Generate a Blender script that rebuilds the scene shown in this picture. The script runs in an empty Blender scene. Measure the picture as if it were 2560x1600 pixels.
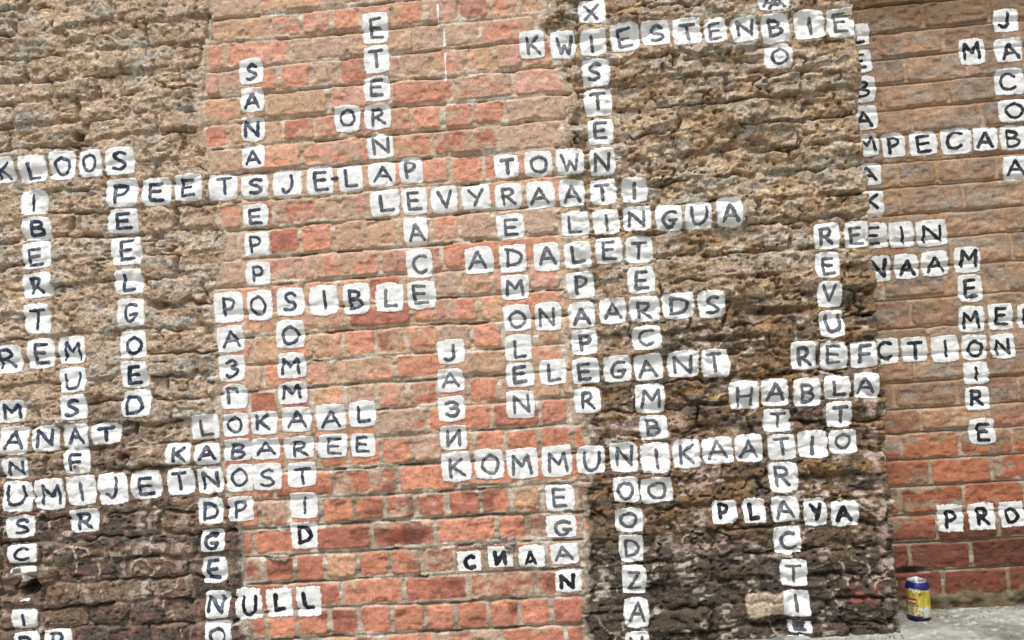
import bpy, math, random
import numpy as np

# ------------------------------------------------------------------ camera, sky, sun, exposure
scene = bpy.context.scene
W, HH, F = 2560.0, 1600.0, 2200.0
YAW, PITCH, ROLL = math.radians(-4.0), math.radians(1.5), math.radians(-4.0)
CAM = np.array([0.0, -2.3, 0.0])


def cam_axes():
    cy, sy, cp, sp = math.cos(YAW), math.sin(YAW), math.cos(PITCH), math.sin(PITCH)
    fwd = np.array([sy * cp, cy * cp, sp]); r0 = np.array([cy, -sy, 0.0]); u0 = np.cross(r0, fwd)
    cr, sr = math.cos(ROLL), math.sin(ROLL)
    return fwd, r0 * cr + u0 * sr, -r0 * sr + u0 * cr


FWD, RGT, UPV = cam_axes()
cd = bpy.data.cameras.new('camera'); co = bpy.data.objects.new('camera', cd)
scene.collection.objects.link(co); scene.camera = co
from mathutils import Matrix, Vector
co.matrix_world = Matrix(((RGT[0], UPV[0], -FWD[0], CAM[0]), (RGT[1], UPV[1], -FWD[1], CAM[1]),
                          (RGT[2], UPV[2], -FWD[2], CAM[2]), (0, 0, 0, 1)))
cd.sensor_width = 36.0; cd.lens = 36.0 * F / W; cd.clip_start = 0.02; cd.clip_end = 500

SUN_EL, SUN_AZ = math.radians(64), math.radians(12)      # overcast light from high in front of the wall
world = bpy.data.worlds.new('World'); scene.world = world; world.use_nodes = True
wn, wl = world.node_tree.nodes, world.node_tree.links
bg = wn['Background']; sky = wn.new('ShaderNodeTexSky'); sky.sky_type = 'NISHITA'; sky.sun_disc = False
sky.sun_elevation = SUN_EL; sky.sun_rotation = math.radians(180) + SUN_AZ
sky.air_density = 1.0; sky.dust_density = 4.0; sky.ozone_density = 1.0
hs = wn.new('ShaderNodeHueSaturation'); hs.inputs['Saturation'].default_value = 0.35
wl.new(sky.outputs[0], hs.inputs['Color']); wl.new(hs.outputs[0], bg.inputs['Color'])
bg.inputs['Strength'].default_value = 0.07
sd = bpy.data.lights.new('sun', 'SUN'); sd.energy = 1.5; sd.angle = math.radians(11); sd.color = (1, 0.965, 0.92)
so = bpy.data.objects.new('sun', sd); scene.collection.objects.link(so)
sdir = Vector((-math.sin(SUN_AZ) * math.cos(SUN_EL), -math.cos(SUN_AZ) * math.cos(SUN_EL), math.sin(SUN_EL)))
so.rotation_euler = sdir.to_track_quat('Z', 'Y').to_euler()
scene.view_settings.view_transform = 'Standard'; scene.view_settings.look = 'None'
scene.view_settings.gamma = 1.0; scene.view_settings.use_curve_mapping = False
scene.view_settings.exposure = 1.02

# ------------------------------------------------------------------ helpers
RNG = np.random.default_rng(7); random.seed(7)
TAB = RNG.random((512, 512)).astype(np.float32)
COLL = scene.collection
RECESS = 0.172
GROUND = -0.798


def unproj(px, py, y=None, z=None):
    d = FWD * F + RGT * (px - W / 2) - UPV * (py - HH / 2)
    t = (y - CAM[1]) / d[1] if y is not None else (z - CAM[2]) / d[2]
    return CAM + d * t


def proj(P):
    d = np.asarray(P) - CAM; w = d @ FWD
    return np.array([W / 2 + F * (d @ RGT) / w, HH / 2 - F * (d @ UPV) / w])


def x_at(px, z, y=0.0):
    py = 800.0
    for _ in range(4):
        p = unproj(px, py, y=y); py = proj([p[0], y, z])[1]
    return unproj(px, py, y=y)[0]


def vn(x, y, seed=0):
    x = np.asarray(x, np.float64) + seed * 37.31; y = np.asarray(y, np.float64) + seed * 91.73
    xi = np.floor(x).astype(np.int64); yi = np.floor(y).astype(np.int64)
    fx = x - xi; fy = y - yi
    fx = fx * fx * fx * (fx * (fx * 6 - 15) + 10); fy = fy * fy * fy * (fy * (fy * 6 - 15) + 10)
    a = TAB[xi & 511, yi & 511]; b = TAB[(xi + 1) & 511, yi & 511]
    c = TAB[xi & 511, (yi + 1) & 511]; d = TAB[(xi + 1) & 511, (yi + 1) & 511]
    return (a * (1 - fx) + b * fx) * (1 - fy) + (c * (1 - fx) + d * fx) * fy


def fbm(x, y, o=4, seed=0, g=0.5):
    s = 0; a = 1; t = 0
    for k in range(o):
        ca, sa = math.cos(0.6 * k), math.sin(0.6 * k) * 0.3
        s = s + a * (vn(x * 2 ** k * ca + y * sa, y * 2 ** k * ca - x * sa, seed + k * 5) * 2 - 1); t += a; a *= g
    return s / t * 1.6


def ridged(x, y, o=3, seed=0):
    s = 0; a = 1; t = 0
    for k in range(o):
        s = s + a * (1 - np.abs(vn(x * 2 ** k, y * 2 ** k, seed + k * 7) * 2 - 1) * 1.8); t += a; a *= 0.5
    return s / t


def sst(a, b, x):
    t = np.clip((x - a) / (b - a), 0, 1); return t * t * (3 - 2 * t)


def lin(r, g, b):
    c = np.array([r, g, b]) / 255.0
    return np.where(c <= 0.04045, c / 12.92, ((c + 0.055) / 1.055) ** 2.4)


def mix(a, b, t):
    t = np.asarray(t)[..., None]; return a * (1 - t) + b * t


def empty(name, loc, label, cat, group=None):
    o = bpy.data.objects.new(name, None); COLL.objects.link(o); o.location = loc
    o.empty_display_size = 0.1
    o['label'] = label; o['category'] = cat
    if group: o['group'] = group
    return o


def mesh_obj(name, V, Q=None, T=None, col=None, mat=None, parent=None, center=True, smooth=True, flatfrom=None, origin=None):
    """one mesh object from quads Q and triangles T; world-space vertices, origin at its own centre"""
    V = np.asarray(V, np.float64)
    if origin is not None: c = np.asarray(origin, float)
    else: c = V.mean(0) if center else np.zeros(3)
    me = bpy.data.meshes.new(name)
    me.vertices.add(len(V)); me.vertices.foreach_set('co', (V - c).astype(np.float32).ravel())
    parts, tot = [], []
    if Q is not None and len(Q): parts.append(np.asarray(Q).ravel()); tot.append(np.full(len(Q), 4))
    if T is not None and len(T): parts.append(np.asarray(T).ravel()); tot.append(np.full(len(T), 3))
    li = np.concatenate(parts).astype(np.int32); tt = np.concatenate(tot).astype(np.int32)
    me.loops.add(len(li)); me.loops.foreach_set('vertex_index', li)
    me.polygons.add(len(tt)); st = np.zeros(len(tt), np.int32); st[1:] = np.cumsum(tt)[:-1]
    me.polygons.foreach_set('loop_start', st); me.polygons.foreach_set('loop_total', tt)
    if smooth: me.polygons.foreach_set('use_smooth', np.ones(len(tt), bool))
    if col is not None:
        a = me.color_attributes.new('Col', 'FLOAT_COLOR', 'POINT')
        cc = np.ones((len(V), 4), np.float32); cc[:, :3] = col; a.data.foreach_set('color', cc.ravel())
    me.update(calc_edges=True)
    if mat: me.materials.append(mat)
    o = bpy.data.objects.new(name, me); COLL.objects.link(o)
    if parent is not None:
        o.parent = parent; c = c - np.array(parent.location)
    o.location = c
    return o


# ------------------------------------------------------------------ materials
def nmat(name, rough=0.9, fine=0.3, s1=170.0, s2=520.0, bump=0.5, bdist=0.0012, spec=0.25, base=None):
    m = bpy.data.materials.new(name); m.use_nodes = True
    n, l = m.node_tree.nodes, m.node_tree.links; b = n['Principled BSDF']
    geo = n.new('ShaderNodeNewGeometry')
    n1 = n.new('ShaderNodeTexNoise'); n1.inputs['Scale'].default_value = s1; n1.inputs['Detail'].default_value = 5
    n2 = n.new('ShaderNodeTexNoise'); n2.inputs['Scale'].default_value = s2; n2.inputs['Detail'].default_value = 3
    l.new(geo.outputs['Position'], n1.inputs['Vector']); l.new(geo.outputs['Position'], n2.inputs['Vector'])
    add = n.new('ShaderNodeMath'); add.operation = 'ADD'
    l.new(n1.outputs['Fac'], add.inputs[0]); l.new(n2.outputs['Fac'], add.inputs[1])
    mr = n.new('ShaderNodeMapRange'); mr.inputs['From Min'].default_value = 0.82; mr.inputs['From Max'].default_value = 1.18
    mr.inputs['To Min'].default_value = 1 - fine; mr.inputs['To Max'].default_value = 1 + fine
    l.new(add.outputs[0], mr.inputs['Value'])
    mul = n.new('ShaderNodeVectorMath'); mul.operation = 'MULTIPLY'
    if base is None:
        at = n.new('ShaderNodeAttribute'); at.attribute_name = 'Col'; l.new(at.outputs['Color'], mul.inputs[0])
    else: mul.inputs[0].default_value = base[:3]
    l.new(mr.outputs[0], mul.inputs[1]); l.new(mul.outputs[0], b.inputs['Base Color'])
    bp = n.new('ShaderNodeBump'); bp.inputs['Strength'].default_value = bump; bp.inputs['Distance'].default_value = bdist
    l.new(add.outputs[0], bp.inputs['Height']); l.new(bp.outputs[0], b.inputs['Normal'])
    b.inputs['Roughness'].default_value = rough; b.inputs['Specular IOR Level'].default_value = spec
    return m


M_BRICK = nmat('weathered_brick', 0.9, 0.16, 170, 430, 0.8, 0.0020)
M_MORTAR = nmat('lime_mortar', 0.95, 0.24, 190, 430, 0.9, 0.0024)
M_ROUGH = nmat('eroded_masonry', 0.95, 0.34, 150, 380, 1.0, 0.0042)
M_PAINT = nmat('white_wall_paint', 0.6, 0.05, 130, 400, 0.6, 0.0018, 0.3)
M_INK = nmat('black_brush_paint', 0.55, 0.35, 140, 420, 0.3, 0.001, 0.3)
M_PAVE = nmat('concrete_pavement', 0.9, 0.16, 60, 300, 0.6, 0.0015)
M_BODY = nmat('wall_core', 0.95, 0.2, base=(0.2, 0.16, 0.12))

# ------------------------------------------------------------------ masonry layouts, read in photo zoom units (2.8 per photo pixel)
Z28 = 2.8


def course_levels(bots, refx, y=0.0):
    return [unproj(refx / Z28, (b) / Z28, y=y)[2] for b in bots]


class Layout:
    """courses from top to bottom; each a list of vertical joint positions"""
    def __init__(s, levels, joints, y=0.0, seed=0, hj=0.0055, x0=-3, x1=3):
        s.lev = np.array(levels)          # joint centre heights, descending, len n+1
        s.j = joints; s.hj = hj; s.seed = seed


def build_layout(bots, rows, refx, y, off, lo, hi, jt, hj, seed, strl=0.165, hdr=0.083):
    """bots: brick-bottom heights in zoom units; rows: {index: joint list}; returns Layout in metres"""
    r = random.Random(seed)
    lev = [unproj(refx / Z28, (b + off) / Z28, y=y)[2] for b in bots]
    js = []
    for i in range(1, len(lev)):
        zm = 0.5 * (lev[i] + lev[i - 1])
        if i in rows and rows[i]:
            xs = [x_at(v / Z28, zm, y) for v in sorted(rows[i])]
        else: xs = [r.uniform(lo, lo + 0.15)]
        step = strl if i % 2 == 0 else hdr
        if jt == 'rough':
            while xs[0] > lo: xs.insert(0, xs[0] - r.choice([0.10, 0.12, 0.17, 0.165, 0.2]) * r.uniform(0.9, 1.1))
            while xs[-1] < hi: xs.append(xs[-1] + r.choice([0.10, 0.12, 0.17, 0.165, 0.2]) * r.uniform(0.9, 1.1))
        else:
            while xs[0] > lo: xs.insert(0, xs[0] - step * r.uniform(0.96, 1.04))
            while xs[-1] < hi: xs.append(xs[-1] + step * r.uniform(0.96, 1.04))
        js.append(np.array(xs))
    L = Layout(lev, js, seed=seed, hj=hj)
    return L


def eval_layout(L, X, Z, warp, wseed, hjv=None):
    """returns signed depth inside brick d, id, tz (0 bottom..1 top in brick), tx, joint-position tj"""
    wx = X + warp * fbm(X / 0.03, Z / 0.03, 3, wseed) + warp * 1.2 * fbm(X / 0.12, Z / 0.12, 2, wseed + 3)
    wz = Z + warp * 0.9 * fbm(X / 0.035, Z / 0.03, 3, wseed + 11) + warp * 1.0 * fbm(X / 0.2, Z / 0.1, 2, wseed + 13)
    n = len(L.j)
    row = np.clip(np.searchsorted(-L.lev, -wz) - 1, 0, n - 1)
    up = L.lev[row]; dn = L.lev[row + 1]
    d = np.full(X.shape, -0.01); bid = np.full(X.shape, -1, np.int64)
    dl = np.zeros(X.shape); dr = np.zeros(X.shape)
    rr = np.random.default_rng(L.seed + 5)
    ins = rr.uniform(-0.0015, 0.0025, (n, 64, 4))
    il = np.zeros(X.shape); ir = np.zeros(X.shape); it = np.zeros(X.shape); ib = np.zeros(X.shape)
    for i in range(n):
        m = row == i
        if not m.any(): continue
        xs = L.j[i]; k = np.clip(np.searchsorted(xs, wx[m]) - 1, 0, len(xs) - 2)
        dl[m] = wx[m] - xs[k]; dr[m] = xs[k + 1] - wx[m]; bid[m] = i * 64 + k % 64
        q = ins[i][k % 64]; il[m] = q[:, 0]; ir[m] = q[:, 1]; it[m] = q[:, 2]; ib[m] = q[:, 3]
    hj = L.hj if hjv is None else hjv
    dt = up - wz; db = wz - dn
    ax = np.minimum(dl - hj - il, dr - hj - ir); az = np.minimum(dt - hj - it, db - hj - ib)
    rad = 0.010
    d = np.where((ax < rad) & (az < rad), rad - np.hypot(rad - ax, rad - az), np.minimum(ax, az))
    tz = (wz - dn) / np.maximum(up - dn, 1e-4)
    return d, bid, tz, dl / np.maximum(dl + dr, 1e-4), dt, db


MID_B = [-775, -570, -375, -180, 5, 187, 370, 560, 750, 930, 1120, 1318, 1520, 1719, 1914, 2105, 2284, 2479, 2664, 2855, 3045, 3248,
         3443, 3638, 3833, 4030, 4223, 4421, 4615, 4810]
MID_R = {4: [15, 460, 880, 1300, 1720], 5: [-310, -95, 100, 310, 525, 740, 955, 1185, 1415, 1630, 1835, 2030],
         6: [-217, 230, 640, 1100, 1560, 1960, 2180], 7: [-370, -255, -50, 155, 380, 580, 785, 1020, 1230, 1460, 1665, 1870, 2090],
         8: [-375, -95, 65, 505, 940, 1385, 1800, 2175], 9: [-370, -190, 0, 185, 405, 600, 830, 1085, 1310, 1540, 1745, 1960, 2180],
         10: [-350, -80, 325, 800, 1235, 1700, 2140], 11: [-340, -130, 80, 290, 500, 710, 920, 1140, 1355, 1590, 1800, 2010, 2180],
         12: [-330, -100, 130, 587, 1010, 1440, 1860, 2150], 13: [-300, -120, 95, 310, 545, 765, 1000, 1215, 1425, 1665, 1880, 2110],
         14: [-330, -40, 405, 865, 1305, 1700, 2130], 15: [-320, -150, 90, 330, 560, 780, 1010, 1230, 1420, 1650, 1900, 2130],
         16: [-300, -90, 140, 640, 1095, 1560, 1750, 2140], 17: [-250, -30, 170, 395, 615, 835, 1055, 1275, 1510, 1730, 1950, 2150],
         18: [-260, 50, 340, 525, 965, 1345, 1770, 2160], 19: [-260, -50, 160, 395, 620, 845, 1065, 1280, 1490, 1700, 1920, 2140],
         20: [-250, -20, 400, 845, 1200, 1650, 1990, 2190], 21: [-240, -30, 200, 430, 650, 870, 1090, 1310, 1540, 1750, 1985, 2210],
         22: [-220, 130, 550, 990, 1420, 1860, 2290], 23: [-190, 25, 230, 455, 690, 895, 1115, 1340, 1572, 1790, 2005, 2240],
         24: [-130, -20, 410, 805, 1250, 1690, 1905, 2290], 25: [-150, 55, 265, 490, 715, 935, 1165, 1385, 1600, 1820, 2040, 2280],
         26: [-80, 200, 605, 1040, 1495, 1957, 2290], 27: [-130, 80, 295, 520, 725, 950, 1180, 1395, 1630, 1840, 2070, 2300],
         28: [-10, 430, 870, 1270, 1720, 2172, 2320]}
MID_R = {k: [v + 1792 for v in vs] for k, vs in MID_R.items()}
# courses shift: bots[i] is the bottom of course i (course i spans bots[i-1]..bots[i])
LM = build_layout(MID_B, MID_R, 1792 + 800, 0.0, 16, -0.95, 0.75, 'bond', 0.0052, 3)
LEFT_B = [-560, -390, -200, -20, 150, 330, 500, 645, 805, 955, 1130, 1290, 1450, 1620, 1790, 1960, 2130, 2300, 2470, 2640, 2800, 2960, 3110, 3270,
          3420, 3580, 3740, 3908, 4045, 4208, 4358, 4510, 4670, 4830, 5000]
LEFT_R = {27: [0, 265, 490, 760, 1025, 1405], 28: [-10, 130, 385, 905, 1060, 1330, 1600], 29: [5, 305, 560, 790, 1100, 1335, 1600],
          30: [270, 635, 905, 1180, 1435], 31: [100, 510, 760, 1060, 1310, 1560]}
LL = build_layout(LEFT_B, LEFT_R, 800, 0.0, 14, -2.35, -0.3, 'rough', 0.0045, 21)
PIER_B = [-560, -350, -170, 10, 190, 370, 545, 730, 900, 1085, 1260, 1430, 1600, 1775, 1950, 2120, 2300, 2480, 2660, 2840, 3010, 3190, 3370, 3550,
          3720, 3900, 4080, 4250, 4420, 4590, 4760, 4930]
PIER_R = {27: [3584 + 1080, 3584 + 1640], 28: [3584 + 960, 3584 + 1430, 3584 + 1660, 3584 + 1790]}
LP = build_layout(PIER_B, PIER_R, 3584 + 1000, 0.0, 12, 0.2, 1.5, 'rough', 0.0045, 33)
REC_B = [-560, -370, -185, 5, 195, 375, 562, 740, 920, 1110, 1290, 1480, 1660, 1860, 2075, 2275, 2470, 2660, 2845, 3015, 3205, 3390, 3590, 3785,
         3985, 4175, 4360, 4550]
REC_R = {5: [780, 1225, 1660], 6: [965, 1400, 1800], 7: [810, 1265, 1610], 8: [1010, 1500], 9: [820, 1250, 1700], 10: [905, 1180, 1600],
         11: [930, 1370, 1790], 12: [860, 1230, 1640], 13: [800, 1290, 1700], 14: [1240, 1670], 15: [1000, 1440], 16: [1130, 1560],
         17: [1030, 1500], 18: [880, 1330, 1760], 19: [1080, 1540], 20: [930, 1350, 1720], 21: [1140, 1570], 22: [925, 1370, 1800],
         23: [1190, 1620], 24: [990, 1430, 1880], 25: [1230, 1685]}
REC_R = {k: [v + 5376 for v in vs] for k, vs in REC_R.items()}
LR = build_layout(REC_B, REC_R, 5376 + 1000, RECESS, 14, 0.6, 2.3, 'bond', 0.0045, 44, 0.172, 0.172)

# ------------------------------------------------------------------ grids
SP = 0.0031


def axis(lo, a, b, hi, s, c=0.014):
    m = np.linspace(a, b, int(round((b - a) / s)) + 1)
    l = np.linspace(lo, a, int((a - lo) / c) + 1)[:-1] if lo < a else np.array([])
    h = np.linspace(b, hi, int((hi - b) / c) + 1)[1:] if hi > b else np.array([])
    return np.concatenate([l, m, h])


_ep = [(2141, 0), (2177, 540), (2202, 816), (2220, 1008), (2234, 1238), (2245, 1400), (2259, 1571)]
_ew = np.array([unproj(a, b, y=0.0)[[0, 2]] for a, b in _ep])
EDGE_X = float(_ew[:, 0].mean())


def edge_x(z):
    e = np.interp(z, _ew[::-1, 1], _ew[::-1, 0])
    return e + 0.005 * fbm(z / 0.05, z * 0 + 3.3, 4, 71) - 0.004


RC = 0.010
ARC = RC * math.pi / 2
U = axis(-2.3, -1.64, EDGE_X + 0.03, EDGE_X + 0.03 + RECESS + 0.02, SP, 0.008)
ZM = axis(GROUND - 0.03, GROUND - 0.005, 1.07, 1.6, SP)
XR = axis(EDGE_X - 0.09, EDGE_X + 0.02, 1.36, 2.2, SP)
ZR = axis(GROUND - 0.03, GROUND - 0.005, 0.93, 1.6, SP)


def sec_bounds(z):
    """x of the joint between the left rough part | red bricks | right rough part, from photo points"""
    lp = np.array([unproj(a / .94531, b / .94531, y=0)[[0, 2]] for a, b in
                   [(500, -60), (498, 60), (473, 200), (480, 330), (520, 470), (530, 600), (510, 690), (520, 900), (525, 1100), (560, 1200), (580, 1300), (588, 1512)]])
    rp = np.array([unproj(a / .94531, b / .94531, y=0)[[0, 2]] for a, b in
                   [(1288, -60), (1290, 60), (1335, 150), (1345, 330), (1330, 420), (1330, 640), (1345, 900), (1395, 985), (1400, 1040), (1375, 1180), (1380, 1350), (1390, 1512)]])
    return np.interp(z, lp[::-1, 1], lp[::-1, 0]), np.interp(z, rp[::-1, 1], rp[::-1, 0])


def V2(x, y): return unproj(x / .94531, y / .94531, y=0)[[0, 2]]


def blob(X, Z, vx, vy, rx, rz, p=2):
    c = V2(vx, vy); q = ((X - c[0]) / rx) ** 2 + ((Z - c[1]) / rz) ** 2
    return np.exp(-q ** (p / 2))


# ------------------------------------------------------------------ main wall height field and colour
def rough_field(X, Z, L, s, amp, ja, crisp=0.0):
    d, bid, tz, tx, dt, db = eval_layout(L, X, Z, 0.0065 * ja, 200 + s)
    pb = np.random.default_rng(s).random((len(L.j) * 64 + 1, 5)); q = pb[bid]
    fill = sst(0.38, 0.66, vn(X / 0.07, Z / 0.04, s + 1)) * (1 - 0.75 * crisp)        # where mortar stands flush with the bricks
    B = sst(-0.003, 0.0035, d)
    H = -0.009 * (1 - B) * (1 - 0.8 * fill) * ja
    H = H + B * ((q[:, :, 0] - 0.5) * 0.009 * ja + (q[:, :, 1] - 0.25) * (0.5 - tz) * 0.009 + (q[:, :, 4] - 0.5) * (X * 0 + fbm(X / 0.12, Z / 0.12, 1, s + 20)) * 0.006)
    n1 = fbm(X / 0.13, Z / 0.07, 2, s + 2)
    wob = fbm(X / 0.02, Z / 0.012, 4, s + 21)
    # flaked plates: stepped relief with sharp broken edges
    f1 = 1.7 * fbm(X / 0.11, Z / 0.05, 3, s + 3) + 0.30 * wob + 1.3 * (q[:, :, 2] - 0.5) * B
    fr = f1 - np.floor(f1); p1 = np.floor(f1) + sst(0.88, 1.0, fr)
    f2 = 1.9 * fbm(X / 0.045, Z / 0.020, 3, s + 5) + 0.45 * wob
    fr2 = f2 - np.floor(f2); p2 = np.floor(f2) + sst(0.84, 1.0, fr2)
    m2 = sst(0.45, 0.65, vn(X / 0.06, Z / 0.04, s + 8))
    n3 = fbm(X / 0.010, Z / 0.008, 3, s + 4)
    H = H + amp * (1 - 0.55 * crisp) * (0.0030 * n1 + 0.0031 * np.clip(p1, -2, 2) + 0.0022 * m2 * np.clip(p2, -2, 2) + 0.0008 * n3 + 0.0005 * wob)
    # undercut slots below the courses, broken along their length
    sl_m = (0.55 + 0.45 * crisp) * sst(0.50 , 0.64, vn(X / 0.07, Z / 0.03, s + 22) + 0.08 * wob)
    row_slot = np.exp(-((dt - L.hj * 0.7 - 0.0035 * wob) / (0.0028 * ja * (0.6 + 0.9 * vn(X / 0.03, Z / 0.03, s + 25)))) ** 4) * sl_m
    H = H - 0.024 * ja * row_slot
    vs = np.exp(-((np.minimum(tx, 1 - tx) * 0.16 - 0.003 - 0.001 * wob) / 0.0022) ** 2) * sst(0.58, 0.68, vn(X / 0.05, Z / 0.05, s + 26))
    H = H - 0.012 * ja * vs
    crk = fbm(X / 0.075, Z / 0.030, 4, s + 23)
    H = H - 0.016 * amp * (1 - sst(0.0, 0.040, np.abs(crk))) * sst(0.58, 0.68, vn(X / 0.05, Z / 0.03, s + 24))
    pit = sst(0.80, 0.88, vn(X / 0.016, Z / 0.010, s + 9)); H = H - amp * 0.007 * pit
    chip = sst(0.80, 0.84, vn(X / 0.02, Z / 0.013, s + 10)); H = H + amp * 0.004 * chip
    n2 = p1 + 0.5 * p2
    return H, d, bid, q, tz, fill, n1, n2, pit


def crust_lines(X, Z, s):
    a = np.abs(fbm(X / 0.07, Z / 0.045, 4, s + 40)); m = vn(X / 0.13, Z / 0.09, s + 45)
    return (1 - sst(0.02, 0.09, a)) * sst(0.45, 0.62, m)


def main_fields(X, Z):
    zl, zr = sec_bounds(Z)
    jit = 0.009 * fbm(X / 0.03, Z / 0.03, 3, 51) + 0.010 * fbm(X / 0.11, Z / 0.07, 2, 55)
    wl_ = sst(0.006, -0.006, X - (zl + jit)); wr = sst(-0.006, 0.006, X - (zr + jit * 1.3))
    sec = np.where(X < zl + jit, 0, np.where(X > zr + jit * 1.3, 2, 1))
    v = (1.04 - Z) / 1.84                                            # 0 at the top of the picture, 1 at its foot
    # red bricks
    d, bid, tz, tx, dt, db = eval_layout(LM, X, Z, 0.0022, 100)
    pb = np.random.default_rng(9).random((len(LM.j) * 64 + 1, 8)); q = pb[bid]
    B = sst(-0.0015, 0.0028, d)
    flush = sst(0.50, 0.66, vn(X / 0.07, Z / 0.02, 12) + 0.12 * (1 - v))   # smeared mortar
    jt = np.clip((dt + LM.hj) / (2 * LM.hj), 0, 1)                  # crossing the bed joint
    slot = np.exp(-((db - LM.hj * 0.2) / 0.0028) ** 2 * 0) * 0
    under = np.where(dt < LM.hj * 1.4, 1.0, 0.0) * sst(0.0, 0.004, LM.hj * 1.4 - dt)   # just below the course above
    jdepth = -0.0058 * (1 - 0.75 * flush) - 0.006 * under * (1 - 0.6 * flush)
    gap = sst(0.60, 0.70, vn(X / 0.04, Z / 0.03, 171)); jdepth = jdepth - 0.013 * under * gap
    nb = fbm(X / 0.03, Z / 0.025, 4, 13)
    spall = sst(0.60, 0.68, vn(X / 0.035, Z / 0.025, 15) + 0.12 * q[:, :, 5] - 0.08)
    face = (q[:, :, 0] - 0.5) * 0.004 + (q[:, :, 1] - 0.5) * 0.006 * (tz - 0.5) + (q[:, :, 2] - 0.5) * 0.004 * (tx - 0.5) + 0.0009 * nb - 0.0022 * spall
    edgechip = sst(0.62, 0.75, vn(X / 0.014, Z / 0.012, 16)) * sst(0.014, 0.0, d)
    face = face - 0.003 * edgechip
    HMd = jdepth * (1 - B) + face * B + 0.0011 * fbm(X / 0.012, Z / 0.012, 3, 17)
    Hh = HMd
    # colours, red part
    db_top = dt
    salmon, orange, red, pale = lin(212, 154, 128), lin(195, 134, 107), lin(166, 106, 90), lin(208, 170, 152)
    low = sst(0.50, 0.80, v + 0.06 * fbm(X / 0.3, Z / 0.3, 2, 18))
    cb = mix(salmon[None, None], red[None, None], sst(0.65, 0.95, q[:, :, 3]) * 0.8)
    cb = mix(cb, pale[None, None], sst(0.55, 0.8, q[:, :, 4]) * 0.6 * (1 - 0.4 * low))
    lowc = mix(orange[None, None], red[None, None], sst(0.35, 0.85, q[:, :, 3]) * 0.95)
    lowc = mix(lowc, lin(212, 148, 122)[None, None], sst(0.6, 0.9, q[:, :, 4]) * 0.9)
    cb = mix(cb, lowc, low)
    cb = cb * (0.86 + 0.28 * q[:, :, 2] + 0.13 * fbm(X / 0.02, Z / 0.018, 3, 19))[..., None]
    cb = mix(cb, lin(206, 136, 106)[None, None], spall * 0.4)
    wf = vn(X / 0.045, Z / 0.030, 20) * 0.30 + vn(X / 0.014, Z / 0.010, 21) * 0.20 + vn(X / 0.006, Z / 0.005, 121) * 0.10 + 0.46 * q[:, :, 6] \
        + 0.10 * sst(0.010, 0.0, d) - 0.15 * low + 0.05 * sst(0.3, 0.75, (X + 0.6)) - 0.02
    wash = sst(0.44, 0.58, wf) * (0.75 + 0.25 * vn(X / 0.01, Z / 0.01, 122))
    washc = mix(lin(184, 168, 150)[None, None], lin(198, 166, 132)[None, None], q[:, :, 7])
    wash = np.clip(wash, 0, 1)
    cb = mix(cb, washc, wash * 0.88)
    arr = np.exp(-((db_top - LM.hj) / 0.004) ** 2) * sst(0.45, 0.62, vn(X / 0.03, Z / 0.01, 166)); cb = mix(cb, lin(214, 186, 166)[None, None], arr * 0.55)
    spk = sst(0.80, 0.86, vn(X / 0.0065, Z / 0.006, 167)) * 0.45; cb = mix(cb, lin(128, 92, 72)[None, None], spk)
    stain = sst(0.66, 0.78, vn(X / 0.05, Z / 0.03, 23)) * sst(0.65, 0.8, v)
    cb = mix(cb, lin(110, 70, 58)[None, None], stain * 0.6)
    dk = blob(X, Z, 950, 1268, 0.085, 0.024, 5)
    cb = mix(cb, lin(104, 46, 38)[None, None], dk * 0.8)
    cm = mix(lin(192, 166, 138)[None, None], lin(166, 154, 136)[None, None], sst(0.5, 0.8, v))
    cm = mix(cm, lin(200, 180, 160)[None, None], 0.5 * vn(X / 0.03, Z / 0.02, 24))
    cm = mix(cm, lin(214, 206, 194)[None, None], 0.7 * sst(0.66, 0.76, vn(X / 0.028, Z / 0.022, 168)))
    cm = mix(cm, lin(120, 108, 88)[None, None], 0.6 * sst(0.55, 0.8, vn(X / 0.09, Z / 0.04, 25)) * sst(0.6, 0.8, v))
    Bc = sst(-0.001, 0.001, d - 0.0030 * flush * vn(X / 0.01, Z / 0.01, 26))
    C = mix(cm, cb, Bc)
    C = C * (1 + 0.34 * (vn(X / 0.004, Z / 0.004, 123) - 0.5) * (1 - 0.6 * Bc) + 0.20 * (vn(X / 0.012, Z / 0.008, 124) - 0.5))[..., None]
    Hh = HMd - 0.0012 * wash * 0 + 0.0006 * wash
    # left rough part
    H0, d0, b0, q0, tz0, f0, n10, n20, pit0 = rough_field(X, Z, LL, 300, 0.85, 1.05, sst(0.72, 0.84, v + 0.03 * fbm(X / 0.2, Z / 0.2, 2, 165)))
    H0 = H0 + 0.004
    dark0 = sst(0.60, 0.80, v + 0.09 * fbm(X / 0.35, Z / 0.2, 3, 31) + 0.12 * sst(-1.0, -1.6, X) * 0)
    def grit(Cc, sd, k=1.0):
        g = 0.34 * (vn(X / 0.0042, Z / 0.0038, sd) - 0.5) + 0.26 * (vn(X / 0.009, Z / 0.006, sd + 1) - 0.5) + 0.16 * (vn(X / 0.022, Z / 0.012, sd + 2) - 0.5)
        return Cc * np.clip(1 + 1.5 * k * g, 0.2, 2.0)[..., None]
    plate = lambda p, sd: TAB[(np.floor(p * 2 + 0.5).astype(np.int64) * 7 + sd) & 511, 3]
    tan, grey, brn = lin(194, 172, 146), lin(184, 174, 160), lin(166, 138, 108)
    c0 = mix(tan[None, None], grey[None, None], sst(0.35, 0.62, 0.6 * vn(X / 0.05, Z / 0.03, 32) + 0.4 * plate(n20, 0) + 0.25 * (q0[:, :, 2] - 0.5)))
    c0 = mix(c0, brn[None, None], 0.65 * sst(0.52, 0.72, vn(X / 0.03, Z / 0.014, 33)))
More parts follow.
